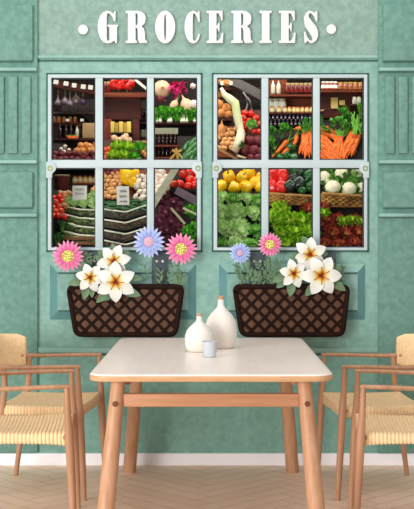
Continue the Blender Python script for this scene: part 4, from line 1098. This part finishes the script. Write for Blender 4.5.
mesh_bag = cm('pale_bag', (150, 130, 142), (112, 92, 104), scale=3, rough=.35)
def hang(x, y0, y1, r, label, m=mesh_bag, Y=7.40):
    t = thing('hanging_bag', label, 'bag', P(x, y1, Y)); k = Y/F; H = (y1-y0)*k; r *= k
    MB().tube([(0, 0, H), (0, 0, r*2)], .0022, 6).build('string', M['paper'], t)
    MB().lathe([(r*.12, r*2.4), (r*.3, r*1.9), (r*.8, r*1.2), (r, r*.6), (r*.7, r*.1), (.001, 0)], 14, fn=lambda a, z: 1+.12*math.cos(5*a)).build('bag', m, t, ang=80)
for i, (x, y, r) in enumerate(((58, 106, 3.6), (65, 105, 4), (70, 107, 3.4), (83, 105, 3.5), (76, 104, 2.6))):
    hang(x, 86, y, r, 'pale mesh bag hanging below the price tags, %s from the left' % ['first', 'second', 'third', 'fifth', 'fourth'][i], mesh_bag if i != 3 else cm('violet_bag', (86, 66, 100), (60, 44, 74), scale=3, rough=.35))
shelf(50, 97, 112, 7.45, .1, 'brown sloping shelf below the hanging mesh bags', cm('brownboard', (122, 92, 82), (96, 70, 64), scale=5))
plank((72, 98), (98, 122), 11, 7.5, 7.5, 'grey brown slanting strip drawn as a glass reflection behind the hanging bags', cm('grey_brown_reflection', (104, 84, 80), (84, 66, 64), scale=5), 'reflection_strip')  # grey strip stands in for a diagonal reflection on the glass
shelf(50, 82, 122.5, 7.4, .14, 'dark shelf of small jars left of the tan carton', M['dwood'])
row(ja, (54, 59, 64, 70, 75), 122.5, 7.46, 4.6, 'amber jar on the dark shelf left of the tan carton', 'jar', 'amber jars in the upper left pane')
for x, wh in ((67.5, 'left'), (82, 'right')): box_thing('price_tag', x-1.8, x+1.8, 118.8, 121.4, 7.385, .003, M['paper'], 'tiny white price tag above the dark jars, the %s of two' % wh, 'price tag', 0)
box_thing('carton', 82.5, 96, 123, 138, 7.3, .1, M['carton'], 'tan carton at the right of the upper left pane', 'carton')
shelf(66, 98, 138.5, 7.26, .16, 'dark board carrying the tan carton', M['dwood'])
row(bd_, (60, 66, 71, 79.5), 138.5, 7.33, 6.8, 'dark bottle standing left of the tan carton', 'bottle', 'dark bottles left of the carton')
bw.place(P(77, 137.5, 7.31), (0, 0, 0), 6*7.31/F, 'white bottle standing just left of the tan carton', 'bottle')
shelf(50, 67, 138.5, 7.3, .12, 'dark board under the bottles at the far left', M['dwood'])
tray(50, 98, 139.5, 161, 'wide tray of onions and garlic in the upper left pane', M['stand'], 2)
for (x, y) in hexfill(75, 96, 143, 153, 3.2, .4): put(bo, x, y, 4, 'orange brown onion in the tray below the tan carton', 'onion', 'brown onions below the carton')
for (x, y) in ((61, 149), (65, 146.5), (69, 150), (64, 151.5)): put(ga, x, y, 2.0, 'small pale garlic left of the brown onions', 'garlic', 'small garlics left of the brown onions')
for i in range(10):
    x = 67+i*1.1; put2(ca, (x, 136), (x+rnd.uniform(1, 4), 140), 7, 'short orange carrot on the board over the small garlics', 'carrot', 'short carrots over the small garlics')
for (x, y) in hexfill(51, 97, 154, 161, 3.4, .3): put(on, x, y, 3.6, 'dark red onion along the bottom of the upper left pane', 'onion', 'dark onions at the bottom of the upper left pane')
# red cabinet pane
cb = thing('red_cabinet', 'dark red cabinet with posts and beam behind the second upper pane', 'cabinet', P(121, 147, 7.34))
def cbox(name, x0, x1, y0, y1, Y, dep, m): 
    return MB().box(X(x0, Y), X(x1, Y), Y, Y+dep, Z(y1, Y), Z(y0, Y), .003).build(name, m, cb, world=True)
cbox('beam', 101, 150, 92.5, 97, 7.30, .2, M['rust'])
cbox('panel', 101, 141, 97, 119.5, 7.36, .04, M['dwood'])
cbox('post', 103, 111.5, 119, 146, 7.34, .05, cm('redpost', (150, 62, 48), (120, 42, 30), scale=5, stretch=(6, 1, 1)))
cbox('post', 131.5, 139.5, 119, 146, 7.35, .05, M['dwood'])
cbox('shelf', 111, 132, 132.5, 134, 7.30, .12, M['stand'])
cbox('back', 103, 139, 119, 141, 7.46, .02, M['dwood'])
for (x, y) in ((114, 84), (119, 85), (123, 83), (128, 85), (131, 82), (117, 80), (126, 79)):
    put(pR, x, y, 4.4, 'red pepper lying on top of the rust red beam', 'pepper', 'red peppers on the beam', Y=7.36, rot=(R(170), rnd.uniform(-.3, .3), rnd.uniform(0, 6)))
row(jr, (104, 109), 92.5, 7.38, 7, 'ruby jar left of the red peppers on the beam', 'jar', 'ruby jars on the beam')
plank((132, 77), (148, 90), 2.6, 7.33, 7.33, 'white slanting strip at the top right of the red cabinet', M['paper'], 'slanting_strip', .02)
yp = [cm('packet_a', (240, 212, 110), (216, 176, 74), scale=20), cm('packet_b', (206, 164, 60), (150, 110, 50), scale=20)]
for i, x in enumerate((112.5, 116.7, 121, 125.2, 129)): box_thing('packet', x-1.9, x+1.9, 121.5+(i % 2), 132.4, 7.32, .04, yp[i % 2], 'yellow packet, %s from the left inside the red cabinet' % ['first', 'second', 'third', 'fourth', 'fifth'][i], 'packet')
for (x, y, r) in ((114, 138, 3.4), (119, 140, 3.4), (124, 138, 3.6), (129, 140, 3.2), (126, 136, 3)):
    put(tu, x, y, r, 'pale turnip behind the heap of green lettuce', 'turnip', 'turnips behind the lettuce heap')
tray(101, 149, 140, 161, 'tray of green lettuce in front of the red cabinet', M['dwood'], 2)
for (x, y) in hexfill(110, 141, 145, 160, 5.8, .25): put(lB[rnd.randrange(2)] if rnd.random() < .5 else lS, x, y, 7, 'bright green lettuce heaped before the red cabinet', 'lettuce', 'lettuces before the red cabinet', rot=face(rnd.uniform(20, 60)))
for (x, y) in ((104.5, 150), (107, 154), (105, 158), (109, 149)): put(tor, x, y, 3.2, 'orange tomato left of the green lettuce heap', 'tomato', 'orange tomatoes by the lettuce heap')
for (x, y) in ((144, 143), (146, 148), (143, 152), (146, 155)): put(bo, x, y, 2.8, 'brown onion right of the green lettuce heap', 'onion', 'brown onions by the lettuce heap')
shelf(139, 151, 137, 7.4, .1, 'small shelf right of the red cabinet posts', M['dwood'])
row(jc, (142.5, 146.5), 137, 7.44, 5, 'clear jar on the small shelf right of the red cabinet', 'jar', 'clear jars right of the cabinet')
shelf(139, 151, 122, 7.4, .1, 'upper small shelf at the right of the cabinet panel', M['dwood'])
row(bd_, (142, 145.5), 122, 7.44, 7, 'dark bottle on the upper small shelf beside the cabinet', 'bottle', 'dark bottles beside the cabinet')
# third pane: big root, magenta flowers, leeks, bottle rack, cucumbers
plank((152, 92), (199, 92), 30, 7.56, 7.56, 'dark board behind the big peach root', M['stand'], 'wood_board')
put(tu, 162, 89, 9, 'large peach turnip at the top left of the third pane', 'turnip', None, Y=7.42, rot=(R(80), R(50), 0), stretch=(1, 1, .85))
put(on, 161, 99, 4.4, 'dark red onion under the large peach turnip', 'onion', None, Y=7.4)
pk = herb('magenta_blossom', (190, 20, 90), (226, 50, 130), 15, 8, 14, .3)
for v in (0,): 
    pk.place(P(177, 103, 7.42), (R(15), .25, 0), 21*7.42/F, 'spray of magenta blossom behind the pale roots', 'blossom')
put(tu, 187, 106, 6.5, 'pointed peach root at right of the magenta blossom', 'turnip', None, Y=7.38, rot=(R(10), R(-25), 0), stretch=(1, 1, 1.4))
put(tu, 174, 105, 5, 'small peach root below the magenta blossom', 'turnip', None, Y=7.37, rot=(R(10), R(30), 0), stretch=(.8, .8, 1.2))
put(ga, 193, 86, 3, 'white garlic bulb at the top right of the third pane', 'garlic', None, Y=7.44)
put(ga, 194, 105, 5, 'pale garlic bulb right of the pointed peach root', 'garlic', None, Y=7.36)
shelf(152, 200, 122.5, 7.34, .2, 'dark shelf carrying the row of leeks', M['dwood'])
M['leekw'] = ramp_mat('leek', [(0, (232, 230, 206)), (.35, (206, 216, 160)), (.6, (120, 168, 70)), (1, (60, 122, 44))], .45, .2, 20)
def leek():
    t = proto_thing('leek'); MB().tube([(0, 0, -1), (0, 0, -.96), (0, 0, -.3), (0, 0, .3)], [.06, .14, .11, .13], 12, t=[0, 0, .2, .5]).build('shaft', M['leekw'], t)
    mb = MB()
    for i in range(5):
        a = i*1.25
        q = MB(); petal(q, .95, .13, .1, .5, 6, .3); ex = Vector((math.cos(a)*.3, math.sin(a)*.3, 1)).normalized()
        qm = Vector((1, 0, 0)).rotation_difference(ex).to_matrix().to_4x4(); qm.translation = (0, 0, .15)
        mb.add([qm @ v for v in q.v], q.f, [.5+.5*x for x in q.t])
    mb.build('leaves', M['leekw'], t, ang=120); return Proto(t)
lk = leek()
for x in (157, 160.5, 168.5, 171, 181.5, 184, 187, 194.5):
    put2(lk, (x+rnd.uniform(-1, 1), 107), (x, 122), 11, 'leek standing in the row below the pale roots', 'leek', 'leeks in the third upper pane', Ya=7.42, Yb=7.34, unit=2.0)
for (x, y) in ((155, 112), (162, 110.5), (165, 116), (169, 111), (176, 110.5), (177, 117), (184, 110), (191, 111), (191, 117), (197, 113), (154.5, 118)): put(lS, x, y, 5.0, 'green leaves packed between the leek tops', 'greens', 'greens between the leeks', Y=7.35, rot=face(30))
box_thing('slat', 152, 178, 128, 134, 7.26, .02, gw, 'grey wooden slat above the rack of dark bottles', 'board')
for yy, wh in ((145, 'upper'), (157, 'lower')):
    shelf(152, 179, yy, 7.28, .12, '%s board of the dark bottle rack' % wh, M['rust'])
    for x in (155, 159, 163, 167, 171, 175): bd_.place(P(x, yy, 7.33), (0, 0, 0), 5.2*7.33/F, 'dark bottle standing on the %s board of the rack' % wh, 'bottle', 'dark bottles on the %s rack board' % wh)
for i, (x, y) in enumerate(((184, 155), (190, 157), (196, 152), (187, 147), (193, 144), (197, 139), (181, 159), (191, 150), (197, 160), (194, 148), (187, 152), (186, 159), (193, 159))):
    put2(cu, (x+4, y-6), (x-3, y+5), 9, 'green cucumber in the pile right of the bottle rack', 'cucumber', 'cucumbers beside the bottle rack', unit=2.0, Ya=Yu(y-6)-.02, Yb=Yu(y+5)-.02)
tray(177, 200, 136, 161, 'tray of cucumbers right of the bottle rack', M['stand'], 2)
gy = cm('straw', (206, 164, 90), (180, 136, 66), scale=10)
for i, (a, b2) in enumerate((((172, 150), (184, 160)), ((176, 148), (178, 160)), ((182, 150), (170, 160)))):
    A, B = P(*a, 7.16), P(*b2, 7.16); o = MB().tube([A-A, (B-A)*.5+Vector((0, 0, .01)), B-A], .008, 8).build('straw_stalk', gy, None); o.location = A
    tag(o, 'golden stalk crossing before the bottle rack, %s of three' % ['left-starting', 'steepest', 'right-starting'][i], 'stalk')
# ---------------- upper panes, right window
for (x, y, r) in ((221, 81, 4), (227, 83, 4.2), (219, 104, 5), (226, 108, 5), (221, 113, 5), (228, 114, 4.4), (219, 94, 4)):
    put(bo, x, y, r, 'golden brown onion left of the tall white radish', 'onion', 'golden onions left of the radish', Y=7.42)
for yy, wh in ((88, 'top'), (119, 'lower')): shelf(215, 232, yy, 7.36, .16, '%s board of golden onions at left of the right window' % wh, M['dwood'])
for i, x in enumerate((222, 227)): box_thing('price_tag', x-1.6+i*4, x+1.6+i*4, 81, 85, 7.345, .003, M['paper'], 'small white tag among the top golden onions, %s one' % ('left', 'right')[i], 'price tag', 0)
rad = thing('white_radish', 'long bent white radish running down the first pane of right window', 'radish', P(234, 120, 7.24))
pts = [(221, 88), (224, 94), (230, 99), (235, 103), (236.5, 112), (238.5, 122), (241, 134), (239.5, 141), (235, 150), (237, 157)]
W_ = [.010, .018, .026, .028, .026, .027, .029, .03, .026, .012]
MB().tube([P(a, b2, 7.28 if b2 < 140 else 7.2)-rad.location for a, b2 in pts], W_, 14, t=[i/9 for i in range(10)]).build('root', ramp_mat('radish', [(0, (238, 222, 196)), (.4, (216, 222, 160)), (.6, (236, 226, 190)), (1, (230, 206, 176))], .4), rad, ang=80)
MB().tube([P(246, 158, 7.17)-rad.location, P(237, 156, 7.19)-rad.location], [.004, .01], 8).build('root_tail', cm('rtail', (220, 196, 160), None), rad)
pl_ = cm('pipegrey', (110, 102, 100), (90, 84, 84), scale=6, rough=.4)
plank((228, 78), (263, 96), 9, 7.5, 7.5, 'grey slanting beam at the top of the right window first pane', pl_, 'slanting_beam')
for i, (x, y) in enumerate(((243, 118), (249, 121), (246, 128), (256, 118), (260, 124), (254, 131), (245, 113), (259, 132), (243, 124), (251, 114))):
    put(to, x, y, 3.6, 'small red tomato right of the long white radish', 'tomato', 'tomatoes right of the radish')
tray(240, 264, 110, 136, 'tray of small red tomatoes right of the radish', M['dwood'], 2)
put(lG[0], 251.5, 124.5, 5.6, 'small green leaf tuft among the red tomatoes', 'greens', None, rot=face(20), dy=-.03)
for (x, y, r) in ((250, 141, 6), (259, 141, 6), (246, 150, 6), (254, 151, 6.4), (261, 152, 5.4), (250, 158, 4.6), (258, 158, 4.6)):
    put(on, x, y, r, 'red onion in the pile below the small tomatoes', 'onion', 'red onions below the tomatoes')
tray(232, 264, 137, 161, 'tray of red onions at the foot of the radish', M['stand'], 2)
put(hd, 245, 147, 7, 'dark green leaf bunch lying against the radish foot', 'herb', None, Y=7.2, rot=(R(30), R(-60), 0))
for (x, y) in hexfill(217, 236, 130, 150, 3.2, .3): put(nu, x, y, 3.4, 'brown dried root in the crate left of the radish', 'vegetable', 'dried roots left of the radish')
tray(216, 236, 126, 156, 'crate of dried brown roots left of the radish', M['rust'], 2)
put(bo, 221, 131, 6.4, 'big golden squash at left edge above the dried roots', 'squash', None, rot=(R(10), .1, 0), stretch=(.8, .8, 1.3))
plank((217, 148), (240, 161), 2.2, 7.14, 7.12, 'tan slanting crate edge at the lower left of the right window', cm('tan_edge', (166, 122, 78), (140, 98, 60), scale=8), 'crate_edge')
hkm = cm('steel_hook', (150, 144, 150), None, rough=.3, metal=.5)
for i, (x, y) in enumerate(((243, 92), (247, 97))):
    A = P(x, y, 7.42); o = MB().tube([(0, 0, 0), (.02, 0, -.03), (.03, 0, -.08), (.018, 0, -.12), (-.005, 0, -.125)], .006, 8).build('hook', hkm, None); o.location = A; tag(o, 'grey metal hook hanging above the small tomatoes, %s one' % ('left', 'right')[i], 'hook')
# second pane
box_thing('case', 267, 287, 76, 95.5, 7.5, .06, M['rust'], 'rust red case at the top left of the second right pane', 'case')
row(bw, (273, 278.5), 94, 7.45, 7.2, 'white bottle standing against the rust red case', 'bottle', 'white bottles by the rust case')
shelf(266, 315, 94.5, 7.42, .15, 'upper dark shelf across the second right pane', M['rust'], th=1.8)
row(jr, (288, 292.5, 297, 301.5, 306, 310.5), 93, 7.46, 6.4, 'ruby red jar on the upper dark shelf', 'jar', 'ruby jars, second right pane')
box_thing('wood_board', 267, 366, 97, 111, 7.56, .03, M['rust'], 'rust brown wall panel behind the golden jars', 'panel')
shelf(266, 315, 112.5, 7.40, .15, 'middle shelf of golden jars in the second right pane', M['dwood'])
row(jc, (270, 276, 282), 112.5, 7.47, 9, 'large clear jar on the middle shelf', 'jar', 'large clear jars, middle shelf')
row(jg, (272, 279, 285, 289.5, 294, 298, 302.5, 307, 311.5), 112.5, 7.42, 4.2, 'small golden jar along the middle shelf', 'jar', 'golden jars, middle shelf')
for yy, YY, wh in ((119.5, 7.38, 'higher'), (125.5, 7.34, 'lower')):
    shelf(266, 315, yy, YY, .10, '%s step of tiny violet bottles' % wh, M['stand'], th=.6)
    row(bs, [269+i*4.1+(2 if wh == 'lower' else 0) for i in range(11)], yy, YY+.03, 2.9, 'tiny violet bottle in the %s row of the second right pane' % wh, 'bottle', 'violet bottles, %s row' % wh)
for (x, y, r) in ((272, 132, 11), (282, 134, 11), (290, 131, 8), (275, 146, 10), (272, 154, 7)): hd.place(P(x, y+r*.4, Yu(y)-.03), (R(25), rnd.uniform(-.5, .5), rnd.uniform(0, 6)), r*7.3/F, 'dark leafy herb bunch in the second right pane', 'herb', 'dark herbs, second right pane')
for (x, y) in ((271, 130), (284, 127), (270, 140)): put(lS, x, y, 5, 'lighter green leaf tuft among the dark herbs', 'greens', 'light tufts among the dark herbs', rot=face(20), dy=-.04)
for (x, y) in ((291, 148), (286, 156), (294, 158), (280, 158)): put(pG, x, y, 4.4, 'small green pepper between dark herbs and carrots', 'pepper', 'small green peppers by the carrots', dy=-.01)
for i, (a, b2) in enumerate((((288, 141), (271, 158)), ((302, 129), (288, 131)), ((290, 148), (278, 160)), ((297, 135), (292, 150)))):
    put2(ca, a, b2, 30, 'orange brown carrot lying left of the carrot bunch, second right pane', 'carrot', 'loose carrots, second right pane')
tray(266, 315, 126, 161, 'tray of herbs and carrots in the second right pane', M['stand'], 2)
for i in range(22):
    x = 307+rnd.uniform(-4, 5); xe = 299+i*.72+rnd.uniform(-2, 2); put2(ca, (x, 133+rnd.uniform(-2, 3)), (xe, 155+rnd.uniform(-4, 5)), 26, 'orange carrot in the bunch at right of the second right pane', 'carrot', 'carrots, second right pane')
for (x, y) in ((306, 134), (311, 132), (309, 128)): ct.place(P(x, y, Yu(y)-.04), (R(20), rnd.uniform(-.3, .3), rnd.uniform(0, 6)), 12*7.3/F, 'green carrot tops above the second pane carrot bunch', 'carrot greens', 'carrot tops, second right pane')
# third pane
shelf(318, 368, 90.5, 7.44, .14, 'upper dark shelf across the third right pane', M['rust'], th=1.5)
row(jw, (323.5, 327.5, 331.5, 335.5), 90, 7.48, 5.2, 'white labelled jar on the upper shelf, third right pane', 'jar', 'white jars, third right pane')
row(ja, (340.5, 345.5, 350.5, 355.5, 360.5), 90, 7.48, 6.2, 'amber jar on the upper shelf right of the white jars', 'jar', 'amber jars, third right pane')
box_thing('wood_board', 317, 367, 93, 118, 7.52, .03, M['dwood'], 'dark red panel behind the yellow picture', 'panel')
fr_ = cm('yellow_notice', (222, 186, 112), (206, 166, 90), scale=20)
box_thing('notice', 331, 338, 97.5, 108.5, 7.5, .012, fr_, 'large yellow notice pinned on the dark red panel', 'notice')
box_thing('notice', 339.5, 345, 100, 105, 7.5, .012, fr_, 'small yellow notice right of the large one', 'notice')
shelf(318, 324, 109.5, 7.46, .05, 'short gold ledge at the left of the third right pane', cm('goldledge', (196, 150, 80), None))
row(jc, (354.5, 359), 104, 7.46, 4.6, 'clear jar behind the carrot greens at the right edge', 'jar', 'clear jars above the carrot greens')
shelf(351, 368, 104, 7.44, .08, 'short shelf of clear jars at the right edge', M['dwood'])
for (x, y, r) in ((322, 122, 14), (332, 124, 16), (341, 122, 18), (350, 116, 18), (360, 114, 18), (346, 130, 16), (328, 132, 14), (337, 134, 15), (358, 126, 18), (364, 134, 15), (321, 134, 12), (352, 132, 14)):
    (ct if rnd.random() < .6 else hb).place(P(x, y+5, Yu(y)-.01), (R(rnd.uniform(10, 40)), rnd.uniform(-.5, .5), rnd.uniform(0, 6)), r*7.35/F, 'bushy green carrot tops above the carrots, third right pane', 'carrot greens', 'carrot tops, third right pane')
tray(318, 368, 124, 161, 'tray of carrot bunches in the third right pane', M['stand'], 2)
for i in range(26):
    a = (318+rnd.uniform(0, 8), 127+i*1.15+rnd.uniform(-1, 1)); put2(ca, a, (a[0]+rnd.uniform(12, 20), a[1]+rnd.uniform(6, 17)), 26, 'orange carrot lying in the left heap, third right pane', 'carrot', 'left heap of carrots, third right pane')
for i in range(18):
    x = 339+rnd.uniform(-3, 3); put2(ca, (x, 138+rnd.uniform(-1, 3)), (329+i*1.05+rnd.uniform(-1, 1), 162+rnd.uniform(-5, 1)), 26, 'orange carrot in the middle bunch, third right pane', 'carrot', 'middle bunch of carrots, third right pane')
for i in range(24):
    x = 357+rnd.uniform(-4, 5); put2(ca, (x, 132+rnd.uniform(-2, 3)), (x-10+rnd.uniform(-9, 6), 160+rnd.uniform(-9, 1)), 30, 'orange carrot in the large right bunch, third right pane', 'carrot', 'right bunch of carrots, third right pane')
for i in range(9):
    A = P(357+rnd.uniform(-5, 5), 134, 7.24); B = P(355+rnd.uniform(-4, 4), rnd.uniform(110, 119), 7.27)
    o = MB().tube([A-A, (B-A)*.5+Vector((rnd.uniform(-.006, .006), 0, 0)), B-A], .0036, 6).build('carrot_stalk', M['grstalk'], None); o.location = A; tag(o, 'bright green stalk rising from the large right carrot bunch', 'stalk', 'stalks of the right carrot bunch')
# remove unused starting pieces
for g_ in [v for v in list(globals().values()) if isinstance(v, Proto)]+lB+lG+lR:
    if not g_.used:
        for c_ in list(g_.o.children): bpy.data.objects.remove(c_)
        bpy.data.objects.remove(g_.o); g_.used = True
